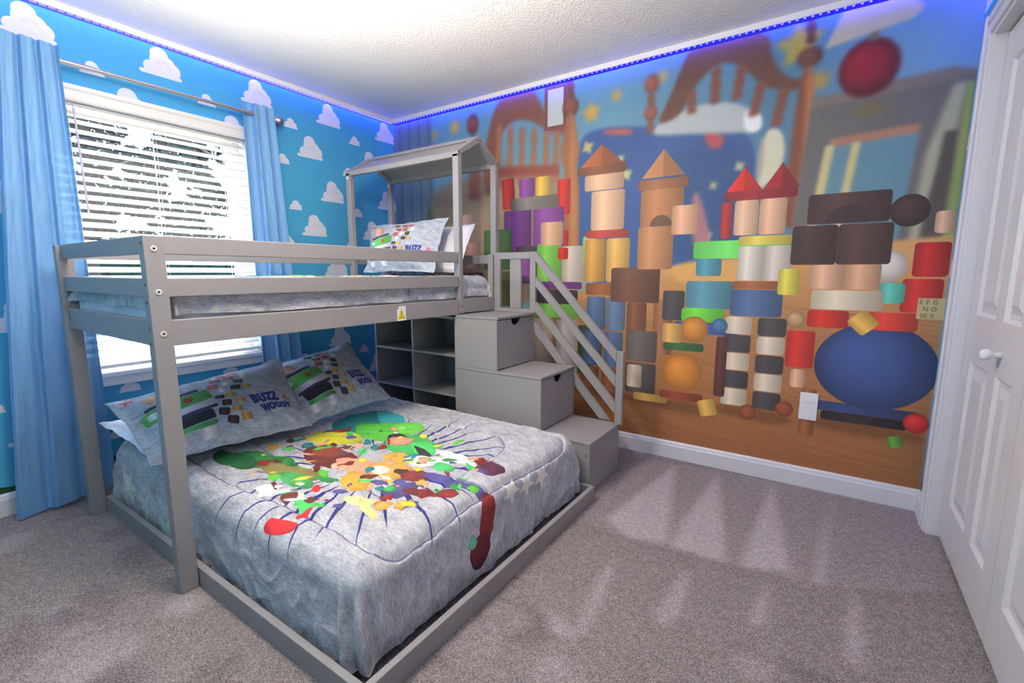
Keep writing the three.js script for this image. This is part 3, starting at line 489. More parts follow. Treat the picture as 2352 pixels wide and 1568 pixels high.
// window: frame, two sashes with panes, marble-look sill
{
  const g = new THREE.Group(); g.name = 'window_1'; g.position.set(0, WIN.y0, 1.762); g.userData.kind = 'structure'; scene.add(g);
  const { z0, z1, y0, y1 } = WIN, xa = -0.135, xb = -0.095, f = 0.045, mid = 1.3;
  part('window_frame', [pbox(xa, xb, y0, y1, z0, z0 + f), pbox(xa, xb, y0, y1, z1 - f, z1), pbox(xa, xb, y1 - f, y1, z0 + f, z1 - f), pbox(xa, xb, y0, y0 + f, z0 + f, z1 - f)], M.vinyl, g);
  for (const [c, d, dx] of [[y0 + f, mid + 0.02, 0.012], [mid - 0.02, y1 - f, -0.004]]) {
    const s = part('sash', [pbox(xa + dx, xb + dx - 0.012, c, c + 0.04, z0 + f, z1 - f), pbox(xa + dx, xb + dx - 0.012, d - 0.04, d, z0 + f, z1 - f), pbox(xa + dx, xb + dx - 0.012, c + 0.04, d - 0.04, z0 + f, z0 + f + 0.035), pbox(xa + dx, xb + dx - 0.012, c + 0.04, d - 0.04, z1 - f - 0.035, z1 - f)], M.vinyl, g);
    part('pane', new THREE.PlaneGeometry(z1 - z0 - 2 * f - 0.07, d - c - 0.08).rotateY(Math.PI / 2).translate(xa + dx + 0.014, (c + d) / 2, (z0 + z1) / 2), M.glass, s);
  }
  part('window_jamb', [pbox(-0.096, 0, y0 + 0.01, y1, z0, z0 + 0.005), pbox(-0.096, 0, y0 + 0.01, y1, z1 - 0.005, z1), pbox(-0.096, 0, y1 - 0.005, y1, z0 + 0.005, z1 - 0.005)], M.vinyl, g);
  part('window_sill', [box(-0.095, 0.034, 0.604, 0.632, z0 - 0.03, z1 + 0.03, 0.006), box(0, 0.02, 0.555, 0.606, z0 - 0.015, z1 + 0.015, 0.004)], M.vinyl, g);
}
// outside
{
  struct('patio', pbox(-4.2, -T, -0.25, -0.12, -6, 9), M.concrete);
  struct('lawn', pbox(-60, -4.2, -0.3, -0.16, -50, 50), M.lawn);
  // leaves: pointed four-cornered blades at random turns, gathered in one geometry
  const leaves = () => { const p = [], e = new THREE.Euler(), u = new THREE.Vector3(), v = new THREE.Vector3();
    return { add(x, y, z, s) { e.set(rr(0, 6.28), rr(0, 6.28), rr(0, 6.28)); u.set(s * 0.5, 0, 0).applyEuler(e); v.set(0, s * 0.36, 0).applyEuler(e); p.push(x - u.x, y - u.y, z - u.z, x - v.x, y - v.y, z - v.z, x + u.x, y + u.y, z + u.z, x - u.x, y - u.y, z - u.z, x + u.x, y + u.y, z + u.z, x + v.x, y + v.y, z + v.z); },
      build() { const g = new THREE.BufferGeometry(); g.setAttribute('position', new THREE.Float32BufferAttribute(p, 3)); g.setAttribute('uv', new THREE.Float32BufferAttribute(new Float32Array(p.length / 3 * 2), 2)); g.computeVertexNormals(); return g; } }; };
  seed = 4242;
  function tree(x, z, h, r, label, n) {
    const t = thing('tree', label, 'tree', [x, -0.2, z], 'trees outside the window');
    const br = [cyl(0.16, [x, -0.2, z], [x + rr(-0.2, 0.2), h * 0.62, z + rr(-0.2, 0.2)], 9, 0.08)], lv = leaves();
    for (let i = 0; i < 8; i++) { const a = rr(0, 6.28), y = rr(0.4, 0.7) * h; br.push(cyl(0.05, [x, y, z], [x + Math.cos(a) * r * 0.8, y + rr(0.3, 0.9), z + Math.sin(a) * r * 0.8], 6, 0.02)); }
    const cl = []; for (let i = 0; i < 44; i++) { const a = rr(0, 6.28), q = r * Math.sqrt(rnd()), y = h * rr(0.35, 1); cl.push([x + Math.cos(a) * q, y, z + Math.sin(a) * q * 1.1, rr(0.3, 0.62)]); }
    for (let i = 0; i < n; i++) { const [a, b, d, s] = cl[(rnd() * cl.length) | 0], u = rr(-1, 1), f = rr(0, 6.28), q = Math.sqrt(1 - u * u) * s * Math.cbrt(rnd()); lv.add(a + q * Math.cos(f), b + u * s * 0.7, d + q * Math.sin(f), rr(0.12, 0.22)); }
    part('trunk', br, M.bark, t); const fo = part('foliage', lv.build(), M.leaf, t); fo.userData.kind = 'stuff';
  }
  tree(-9.5, 2.2, 4.8, 2.0, 'leafy tree seen through the upper left slats', 9000);
  tree(-14.5, -1.6, 5.9, 2.3, 'spreading tree seen through the middle slats', 10000);
  tree(-9.8, -4.3, 5.0, 2.2, 'leafy tree seen through the slats by the right curtain', 9000);
  tree(-20.5, 0.6, 6.2, 2.6, 'distant bushy tree between the two nearer ones outside', 8000);
  const h = thing('hedge', 'clipped green hedge beyond the lawn', 'hedge', [-17.6, -0.2, -3]), hv = leaves();
  for (let i = 0; i < 7000; i++) hv.add(-17.2 + rr(-0.5, 0.15), rr(-0.1, 2.75), rr(-15, 8), rr(0.14, 0.28));
  const hf = part('foliage', [hv.build(), pbox(-18, -17.2, -0.2, 2.3, -15, 8)], M.hedge, h); hf.userData.kind = 'stuff';
}

// ------------------------------------------------------------------ window blind
{
  const b = thing('window_blind', 'white horizontal slat blind with tilt wand hanging in the window', 'blind', [0, WIN.y0, 1.762]);
  const z0 = WIN.z0 + 0.011, z1 = WIN.z1 - 0.011;
  part('valance', prism([[0.004, 2.012], [0.03, 2.012], [0.034, 2.02], [0.03, 2.03], [0.03, 2.06], [0.036, 2.068], [0.036, 2.088], [0.004, 2.088]], z1 - z0 + 0.03, X, Y, Z, [0, 0, z0 - 0.015]), M.blind, b);
  part('headrail', box(-0.055, -0.008, 2.0, 2.055, z0, z1, 0.003), M.blind, b);
  const tilt = 35 * Math.PI / 180, shape = [];
  for (let i = 0; i <= 8; i++) { const u = (i / 8 - 0.5) * 0.05; shape.push([u, 0.0025 * (1 - (u / 0.025) ** 2) + 0.0014]); }
  for (let i = 8; i >= 0; i--) { const u = (i / 8 - 0.5) * 0.05; shape.push([u, 0.0025 * (1 - (u / 0.025) ** 2) - 0.0014]); }
  const slat = prism(shape, z1 - z0, X, Y, Z, [0, 0, 0]).rotateZ(-tilt);
  const n = 28, top = 1.972, pitch = 0.0465, o = origin(b);
  for (let i = 0; i < n; i++) {
    const m = new THREE.Mesh(slat, M.blind); m.name = 'slat'; m.castShadow = m.receiveShadow = true; m.position.set(-0.03 - o.x, top - i * pitch - o.y, z0 - o.z); b.add(m);
  }
  part('bottom_rail', box(-0.055, -0.005, 0.648, 0.668, z0, z1, 0.004), M.blind, b);
  for (const z of [z0 + 0.12, (z0 + z1) / 2, z1 - 0.12]) { const p = part('ladder_cord', [cyl(0.0011, [-0.009, 0.65, z], [-0.009, 2.01, z], 6), cyl(0.0011, [-0.051, 0.65, z], [-0.051, 2.01, z], 6), cyl(0.0014, [-0.004, 0.65, z + 0.02], [-0.004, 2.01, z + 0.02], 6)], M.cord, b); }
  part('tilt_wand', [cyl(0.0045, [0.045, 1.975, 2.12], [0.045, 1.47, 2.112], 8), cyl(0.002, [0.02, 2.0, 2.12], [0.045, 1.972, 2.12], 6)], phys({ color: lin(0.5, 0.42, 0.5), roughness: 0.25 }), b);
}

// ------------------------------------------------------------------ curtain rod and curtains
const RX = 0.09, RY = 2.166;
{
  const r = thing('curtain_rod', 'brushed metal curtain rod with ball finial above the window', 'curtain rod', [RX, RY, 1.8]);
  part('pole', cyl(0.0105, [RX, RY, 1.14], [RX, RY, 2.06], 20), M.steel, r);
  part('outer_pole', cyl(0.0125, [RX, RY, 2.04], [RX, RY, 2.62], 20), M.steel, r);
  for (const [z, s] of [[1.14, -1], [2.62, 1]]) {
    const prof = [[0, 0], [0.012, 0], [0.016, 0.004], [0.012, 0.01], [0.018, 0.016], [0.012, 0.022], [0.02, 0.03], [0.029, 0.045], [0.031, 0.056], [0.027, 0.072], [0.016, 0.083], [0, 0.087]];
    part('finial', new THREE.LatheGeometry(prof.map((p) => new THREE.Vector2(...p)), 28).rotateX(s * Math.PI / 2).translate(RX, RY, z), M.pewter, r);
  }
  for (const z of [1.17, 2.5]) part('bracket', [box(0, 0.006, RY - 0.04, RY + 0.03, z - 0.012, z + 0.012, 0.002), box(0.004, RX - 0.008, RY - 0.006, RY + 0.004, z - 0.005, z + 0.005, 0.002), box(RX - 0.016, RX + 0.016, RY - 0.02, RY - 0.0135, z - 0.006, z + 0.006, 0.001)], M.pewter, r);
}
function curtain(name, label, zt, zb, ytop, ybot, folds, phase, amp, tilt, rings, fold) {
  const t = thing(name, label, 'curtain', [RX, ybot, (zt[0] + zt[1]) / 2], 'blue curtains at the window');
  const nu = 150, nv = 90, pos = [], uv = [], idx = [];
  for (let j = 0; j <= nv; j++) {
    const v = j / nv;
    for (let i = 0; i <= nu; i++) {
      const u = i / nu, a0 = lerp(zt[0], zb[0], Math.pow(v, 0.9)), a1 = lerp(zt[1], zb[1], Math.pow(v, 0.9));
      const uu = u + 0.028 * v * Math.sin(u * 9 + 1.3 * phase + v * 2) + 0.02 * v * N(u * 4, v * 2, phase);
      const ph = phase + uu * folds * 2 * Math.PI;
      const sharp = fold(u, ph, v);
      const A = amp * (1 + 0.35 * v * N(u * 3 + phase, 0.5, 2.1)) * (0.86 + 0.2 * v);
      const z = lerp(a0, a1, uu) + 0.35 * A * Math.cos(ph) * (0.6 + 0.5 * v);
      const x = RX + A * sharp * 0.9 + 0.008 * v * N(u * 14, v * 7, phase) + 0.004 * N(u * 30, v * 22, 4.4) * (1 - Math.abs(2 * v - 1) * 0.5);
      const y = lerp(ytop, ybot, v) - (j === nv ? 0 : 0) + tilt * v * (u - 0.5);
      pos.push(Math.max(0.022, x), y, z); uv.push(u * 2, v * 4);
    }
  }
  for (let j = 0; j < nv; j++) for (let i = 0; i < nu; i++) { const a = j * (nu + 1) + i, b = a + 1, c = a + nu + 1, d = c + 1; idx.push(a, c, b, b, c, d); }
  const g = new THREE.BufferGeometry(); g.setAttribute('position', new THREE.Float32BufferAttribute(pos, 3)); g.setAttribute('uv', new THREE.Float32BufferAttribute(uv, 2)); g.setIndex(idx); g.computeVertexNormals();
  part('panel', g, M.curtain, t);
  for (const z of rings) part('grommet', new THREE.TorusGeometry(0.021, 0.0045, 8, 28).rotateY(0.35).translate(RX, RY, z), M.pewter, t);
}
curtain('curtain', 'blue satin curtain hanging full length at the left of the window', [2.165, 2.37], [2.15, 2.555], 2.222, 0.02, 3.3, 0.9, 0.04, -0.03, [], (u, ph, v) => 1.2 - 0.8 * Math.pow(Math.abs(Math.sin(ph / 2)), lerp(9, 5, v)) + 0.12 * Math.sin(ph * 2 + 1));
curtain('curtain', 'blue satin curtain hanging at the right of the window beside the clouds', [1.135, 1.315], [1.04, 1.305], 2.228, 0.03, 3.0, 2.2, 0.034, 0, [1.236], (u, ph, v) => 1.5 * sstep(0.62 - u, -0.1, 0.1) - 0.65 + 0.45 * Math.sin(ph) * (1 - u * 0.5));

// ------------------------------------------------------------------ LED strips
function ledStrip(name, label, along, len, dots, far = 0) { // far: the wall that faces -x instead of +x
  const P = (a, y, d) => (along === 'x' ? [a, y, d] : [far ? far - d : d, y, a]);
  const t = thing(name, label, 'light strip', P(len / 2, 2.426, 0.005), 'blue light strips under the ceiling');
  const b = (a0, a1, y0, y1, d0, d1) => (along === 'x' ? pbox(a0, a1, y0, y1, d0, d1) : far ? pbox(far - d1, far - d0, y0, y1, a0, a1) : pbox(d0, d1, y0, y1, a0, a1));
  part('tape', b(0.02, len - 0.02, dots ? 2.413 : 2.416, 2.4305, 0.001, 0.004), dots ? M.tape : M.tube, t);
  const n = Math.round(len / 0.0333), hw = dots ? 0.005 : 0.0125, unit = along === 'x' ? pbox(-hw, hw, -0.003, 0.003, -0.002, 0.002) : pbox(-0.002, 0.002, -0.003, 0.003, -hw, hw), o = origin(t);
  for (let i = 0; i < n; i++) { const m = new THREE.Mesh(unit, M.led), q = P(0.04 + i * (len - 0.08) / (n - 1), 2.426, 0.006); m.name = 'led'; m.position.set(q[0] - o.x, q[1] - o.y, q[2] - o.z); t.add(m); }
  const l = new THREE.RectAreaLight(LED.color, LED.area, len - 0.06, 0.008);
  l.name = 'led_light'; l.position.set(...P(len / 2, 2.4235, 0.022)); l.lookAt(...P(len / 2, 2.393, 0)); scene.add(l);
}
ledStrip('led_strip', 'blue light strip under the ceiling along the mural wall', 'x', ROOMX, true);
ledStrip('led_strip', 'blue light strip under the ceiling along the window wall', 'z', ZF, false);
ledStrip('led_strip', 'blue light strip under the ceiling above the closet doors', 'z', ZF, false, ROOMX);

// ------------------------------------------------------------------ ceiling light (just above the picture)
{
  const at = [1.75, CEIL - 0.07, 2.15], t = thing('ceiling_light', 'white glass bowl ceiling light in the middle of the ceiling', 'ceiling light', at);
  part('base', new THREE.CylinderGeometry(0.075, 0.08, 0.025, 40).translate(at[0], CEIL - 0.0135, at[2]), M.pewter, t);
  part('stem', cyl(0.011, [at[0], CEIL - 0.02, at[2]], [at[0], CEIL - 0.37, at[2]], 16), M.pewter, t);
  part('dome', new THREE.LatheGeometry([[0.012, -0.3], [0.06, -0.297], [0.11, -0.282], [0.15, -0.256], [0.17, -0.225], [0.165, -0.225], [0.14, -0.252], [0.1, -0.276], [0.012, -0.29]].map((p) => new THREE.Vector2(...p)), 40).translate(...at), M.dome, t);
  const l = new THREE.PointLight(LAMP.color, LAMP.candela, 0, 2); l.name = 'ceiling_lamp_light'; l.position.set(at[0] + 0.045, CEIL - 0.3, at[2]); l.castShadow = true; l.shadow.radius = 8; scene.add(l);
  const u = new THREE.SpotLight(LAMP.color, LAMP.up, 0, 1.5, 0.12, 2); u.name = 'ceiling_lamp_uplight'; u.position.set(at[0] + 0.05, CEIL - 0.285, at[2]); u.target.position.set(at[0] + 0.05, CEIL, at[2]); u.castShadow = true; u.shadow.radius = 8; scene.add(u, u.target);
}

// ------------------------------------------------------------------ bunk bed
const L = M.laminate;
{
  const bed = thing('bunk_bed', 'grey loft-over-floor bunk bed with a house roof frame', 'bunk bed', [1.3, 0, 1.3]);
  const xf = 1.353, xb = 0.31, th = 0.043;   // front face, back face, board thickness
  const p1 = part('post', box(xf - th, xf, 0, 1.287, 2.263, 2.323), L, bed), p2 = part('post', box(xb, xb + th, 0, 1.287, 2.263, 2.323), L, bed);
  const p3 = part('post', box(xf - th, xf, 0.92, 1.288, 0.345, 0.405), L, bed), p4 = part('post', box(xb, xb + th, 0, 1.288, 0.345, 0.405), L, bed);
  for (const [y, z] of [[1.244, 2.312], [1.1, 2.311], [0.958, 2.31]]) {
    const g = new THREE.LatheGeometry([[0, 0], [0.0035, 0], [0.0035, 0.0012], [0.006, 0.002], [0.0095, 0.0018], [0.0105, 0]].map((p) => new THREE.Vector2(...p)), 20).rotateZ(-Math.PI / 2).translate(xf, y, z - 0.018);
    part('bolt_cap', g, M.cap, p1);
  }
  for (const y of [1.262, 1.125, 1.065, 0.975, 0.925]) part('bolt_hole', cyl(0.0045, [xf - 0.021, y, 2.3215], [xf - 0.021, y, 2.3238], 10), M.dark, p1);
  // loft rails
  for (const [a, b, n] of [[1.227, 1.289, 'guard_rail'], [1.083, 1.147, 'guard_rail'], [0.914, 1.004, 'side_rail']]) {
    part(n, box(xf - 0.026, xf - 0.001, a, b, 0.752, 2.266), L, bed);
    part(n, box(xb + 0.001, xb + 0.026, a, b, 0.4, 2.266), L, bed);
    part(n === 'side_rail' ? 'end_rail' : 'guard_rail', box(xb + 0.04, xf - th + 0.002, a, b, 2.285, 2.309), L, bed);
  }
  for (const x of [0.372, 1.288]) for (const y of [1.245, 1.1, 0.96]) part('bolt_hole', cyl(0.004, [x, y, 2.308], [x, y, 2.3098], 10), M.dark, bed);
  part('guard_rail', box(xb + th, xf - th, 1.228, 1.286, 0.356, 0.38), L, bed);
  part('end_rail', box(xb + th, xf - 0.002, 0.92, 1.01, 0.352, 0.376), L, bed);
  part('side_rail', box(xf - 0.026, xf - 0.003, 0.921, 1.009, 0.376, 0.74), L, bed);
  part('deck', box(xb + 0.026, xf - 0.026, 0.925, 0.94, 0.376, 2.285), L, bed);
  // warning sticker on the front rail
  const stick = canvasTex(128, 160, (c) => {
    c.fillStyle = '#ecebea'; c.fillRect(0, 0, 128, 160);
    c.fillStyle = '#e6c414'; c.beginPath(); c.moveTo(64, 24); c.lineTo(120, 142); c.lineTo(10, 142); c.closePath(); c.fill();
    c.fillStyle = '#3a3208'; c.font = 'bold 66px sans-serif'; c.textAlign = 'center'; c.fillText('!', 64, 104);
    c.fillStyle = '#a58d14'; for (let i = 0; i < 3; i++) c.fillRect(34 - i * 5, 112 + i * 9, 60 + i * 10, 4);
  });
  const sg = prism([[1.187, 0.917], [1.249, 0.914], [1.249, 0.975], [1.238, 0.977], [1.238, 0.991], [1.187, 0.993]], 0.0006, Z, Y, X, [xf - 0.0008, 0, 0]);
  part('warning_sticker', setUV(sg, (x, y, z) => [1 - (z - 1.187) / 0.062, (y - 0.915) / 0.078]), std({ map: stick, roughness: 0.5 }), bed).userData.label = 'white sticker with a yellow warning triangle';
  // house frame over the head end
  const za = 0.744, zb = 0.335, ye = 1.85, yr = 1.99, zm = (za + zb) / 2, w = 0.036;
  for (const [x0, x1] of [[xf - 0.045, xf], [xb, xb + 0.045]]) for (const [a, b] of [[za - w, za], [zb, zb + w]]) part('house_post', box(x0, x1, x0 > 1 || b > 0.5 ? 0.918 : 1.0, ye + 0.012, a, b, 0.004), L, bed);
  part('bolt_hole', cyl(0.006, [xf - 0.001, 0.965, za - 0.018], [xf + 0.0008, 0.965, za - 0.018], 10), M.dark, bed);
  const rafter = (x0, x1, s) => { // sloping member, s=+1 near slope
    const z0 = s > 0 ? za : zb, e = 0.034; return prism([[z0, ye - 0.004], [z0, ye + 0.024], [zm, yr + 0.012], [zm, yr - 0.028]].map(([z, y]) => [z, y]), x1 - x0, Z, Y, X, [x0, 0, 0]);
  };
  for (const [x0, x1] of [[xf - 0.045, xf], [xb, xb + 0.045]]) for (const s of [1, -1]) part('rafter', rafter(x0, x1, s), L, bed);
  const panel = (s) => { const z0 = s > 0 ? za - 0.03 : zb + 0.03, k = (yr - ye) / (za - zm), y0 = ye + 0.004 + 0.03 * k; return prism([[z0, y0], [z0, y0 + 0.009], [zm, yr - 0.004], [zm, yr - 0.013]], xf - xb - 0.09, Z, Y, X, [xb + 0.045, 0, 0]); };
  part('roof_panel', panel(1), L, bed); part('roof_panel', panel(-1), L, bed);
  part('eave_beam', box(xb + 0.045, xf - 0.045, ye - 0.008, ye + 0.026, za - 0.034, za - 0.001, 0.004), L, bed);
  part('eave_beam', box(xb + 0.045, xf - 0.045, ye - 0.008, ye + 0.026, zb + 0.001, zb + 0.034, 0.004), L, bed);
  part('ridge_beam', prism([[zm - 0.03, yr - 0.014], [zm, yr - 0.03], [zm + 0.03, yr - 0.014], [zm + 0.03, yr - 0.004], [zm, yr + 0.014], [zm - 0.03, yr - 0.004]], xf - xb - 0.09, Z, Y, X, [xb + 0.045, 0, 0]), L, bed);
  for (const [y, z] of [[1.972, zm + 0.012], [1.972, zm - 0.012], [1.87, za - 0.012], [1.87, zb + 0.012]]) part('bolt_hole', cyl(0.005, [xf - 0.001, y, z], [xf + 0.0008, y, z], 10), M.dark, bed);
  for (const [x, y, z] of [[xf - 0.06, 1.955, zm + 0.004], [xf - 0.1, 1.945, zm + 0.01]]) part('bracket', box(x - 0.01, x + 0.01, y - 0.006, y + 0.004, z - 0.006, z + 0.006, 0.001), M.outlet, bed);
  for (const x of [xb + 0.0225]) for (const [y, z] of [[1.832, za + 0.001], [1.832, zb + w + 0.001]]) part('bracket', box(x - 0.008, x + 0.008, y - 0.012, y + 0.006, z - 0.002, z + 0.003, 0.001), M.outlet, bed);
  // low frame on the floor
  part('bed_frame_side', box(0.353, 2.3, 0, 0.078, 2.238, 2.262), L, bed);
  part('bed_frame_foot', box(2.274, 2.298, 0, 0.078, 0.81, 2.238), L, bed);
  part('bed_frame_side', box(0.353, 2.274, 0, 0.07, 0.786, 0.81), L, bed);
  part('bed_frame_head', box(0.33, 0.352, 0, 0.078, 0.81, 2.238), L, bed);
  for (let i = 0; i < 7; i++) part('bed_slat', box(0.46 + i * 0.265, 0.53 + i * 0.265, 0.03, 0.048, 0.812, 2.237, 0.003), M.slat, bed);
}

// ------------------------------------------------------------------ staircase with drawers and handrail
{
  const st = thing('staircase', 'grey three-step storage staircase with two drawers and a slatted handrail', 'staircase', [1.8, 0, 0.58]);
  const zn = 0.776, zf = 0.372, S = [1.344, 1.658, 1.956, 2.256], H = [0.289, 0.6, 0.914], t = 0.016;
  // near and far side boards of each storey, treads, risers
  for (const [z0, z1] of [[zn - t, zn], [zf, zf + t]]) {
    part('side_panel', box(S[0], S[3] - 0.006, 0.004, H[0] - t, z0, z1, 0.0015), L, st);
    part('side_panel', box(S[0], S[2] - 0.004, H[0] + 0.001, H[1] - t, z0, z1, 0.0015), L, st);
    part('side_panel', box(S[0], S[1] - 0.004, H[1] + 0.001, H[2] - t, z0, z1, 0.0015), L, st);
  }
  part('tread', box(S[0], S[3], H[0] - t, H[0], zf - 0.002, zn + 0.003, 0.003), L, st);
  part('tread', box(S[0], S[2], H[1] - t, H[1], zf - 0.002, zn + 0.003, 0.003), L, st);
  part('tread', box(S[0], S[1], H[2] - t, H[2], zf - 0.002, zn + 0.003, 0.003), L, st);
  part('front_panel', box(S[3] - 0.02, S[3] - 0.006, 0.004, H[0] - t, zf + t, zn - t, 0.0015), L, st);
  part('back_panel', box(S[0], S[0] + 0.012, 0.004, H[2] - t, zf + t, zn - t, 0.0015), L, st);
  const front = (x, y0, y1) => {
    const s = [[zf + 0.02, y0], [zn - 0.018, y0], [zn - 0.018, y1]], zc = zn - 0.2, n = 14;
    for (let i = 0; i <= n; i++) { const a = i / n * Math.PI; s.push([zc + Math.cos(a) * 0.05, y1 - Math.sin(a) * 0.042]); }
    s.push([zf + 0.02, y1]);
    const d = part('drawer', prism(s, 0.014, Z, Y, X, [x - 0.014, 0, 0]), L, st);
    part('drawer_box', [box(x - 0.28, x - 0.016, y0 + 0.01, y0 + 0.02, zf + 0.03, zn - 0.03, 0.001), box(x - 0.28, x - 0.27, y0 + 0.02, y1 - 0.06, zf + 0.03, zn - 0.03, 0.001)], M.dark, d);
  };
  front(S[2] - 0.006, H[0] + 0.006, H[1] - t - 0.005);
  front(S[1] - 0.006, H[1] + 0.006, H[2] - t - 0.005);
  const dot = (x, y, z, ax) => part('bolt_cap', ax === 'y' ? cyl(0.0055, [x, y - 0.001, z], [x, y + 0.0012, z], 12) : cyl(0.0055, [x, y, z - 0.001], [x, y, z + 0.0012], 12), M.pewter, st);
  dot(2.232, 0.216, zn, 'z'); dot(2.18, H[0], 0.745, 'y'); dot(2.19, H[0], 0.4, 'y'); dot(1.87, H[1], 0.745, 'y'); dot(1.872, H[1], 0.4, 'y');
  // handrail along the wall side, boards 20 mm thick
  const za = 0.38, zb = 0.402;
  part('handrail_post', box(1.64, 1.682, H[2], 1.299, za, zb), L, st);
  part('handrail_post', box(2.232, 2.275, H[0], 0.722, za, zb), L, st);
  part('handrail_post', box(1.36, 1.408, H[2], 1.299, za, zb), L, st);
  part('top_rail', box(1.408, 1.64, 1.255, 1.298, za, zb), L, st);
  part('bottom_rail', box(1.408, 1.64, H[2], 0.938, za, zb), L, st);
  part('baluster', box(1.485, 1.571, 0.938, 1.255, za + 0.003, zb - 0.003), L, st);
  const diag = (a, z0 = za, z1 = zb) => part('sloping_rail', prism(a, z1 - z0, X, Y, Z, [0, 0, z0], [], 0.0025), L, st);
  diag([[1.683, 1.299], [2.232, 0.722], [2.232, 0.657], [1.683, 1.236]]);
  diag([[1.683, 1.142], [2.232, 0.56 + 0.012], [2.232, 0.509], [1.683, 1.083]]);
  diag([[1.683, 0.986], [2.232, 0.418], [2.232, 0.349], [1.683, 0.923]]);
  diag([[1.66, 0.852], [1.9, 0.602], [1.834, 0.602], [1.66, 0.786]], za - 0.026, za - 0.006);
  diag([[1.95, 0.552], [2.19, 0.296], [2.122, 0.296], [1.95, 0.482]], za - 0.026, za - 0.006);
}

// ------------------------------------------------------------------ cube shelf under the loft
{
  const s = thing('bookcase', 'grey empty cube bookcase under the loft beside the stairs', 'bookcase', [0.96, 0, 0.62]);
  const x0 = 0.585, x1 = 1.342, zf = 0.77, zb = 0.44, t = 0.015;
  part('side_panel', box(x0, x0 + t, 0.002, 0.9, zb, zf, 0.002), L, s); part('side_panel', box(x1 - t, x1, 0.002, 0.9, zb, zf, 0.002), L, s);
  part('top_panel', box(x0 + t, x1 - t, 0.885, 0.9, zb, zf, 0.002), L, s); part('back_panel', box(x0 + t, x1 - t, 0.01, 0.885, zb, zb + 0.008, 0.001), L, s);
  part('divider', box(0.948, 0.963, 0.09, 0.885, zb + 0.008, zf - 0.002, 0.002), L, s);
  for (const y of [0.09, 0.392, 0.648]) for (const [a, b] of [[x0 + t, 0.948], [0.963, x1 - t]]) part('shelf', box(a, b, y, y + t, zb + 0.008, zf - 0.001, 0.002), L, s);
  part('plinth', box(x0 + t, x1 - t, 0.002, 0.088, zf - 0.03, zf - 0.016, 0.001), L, s);
}

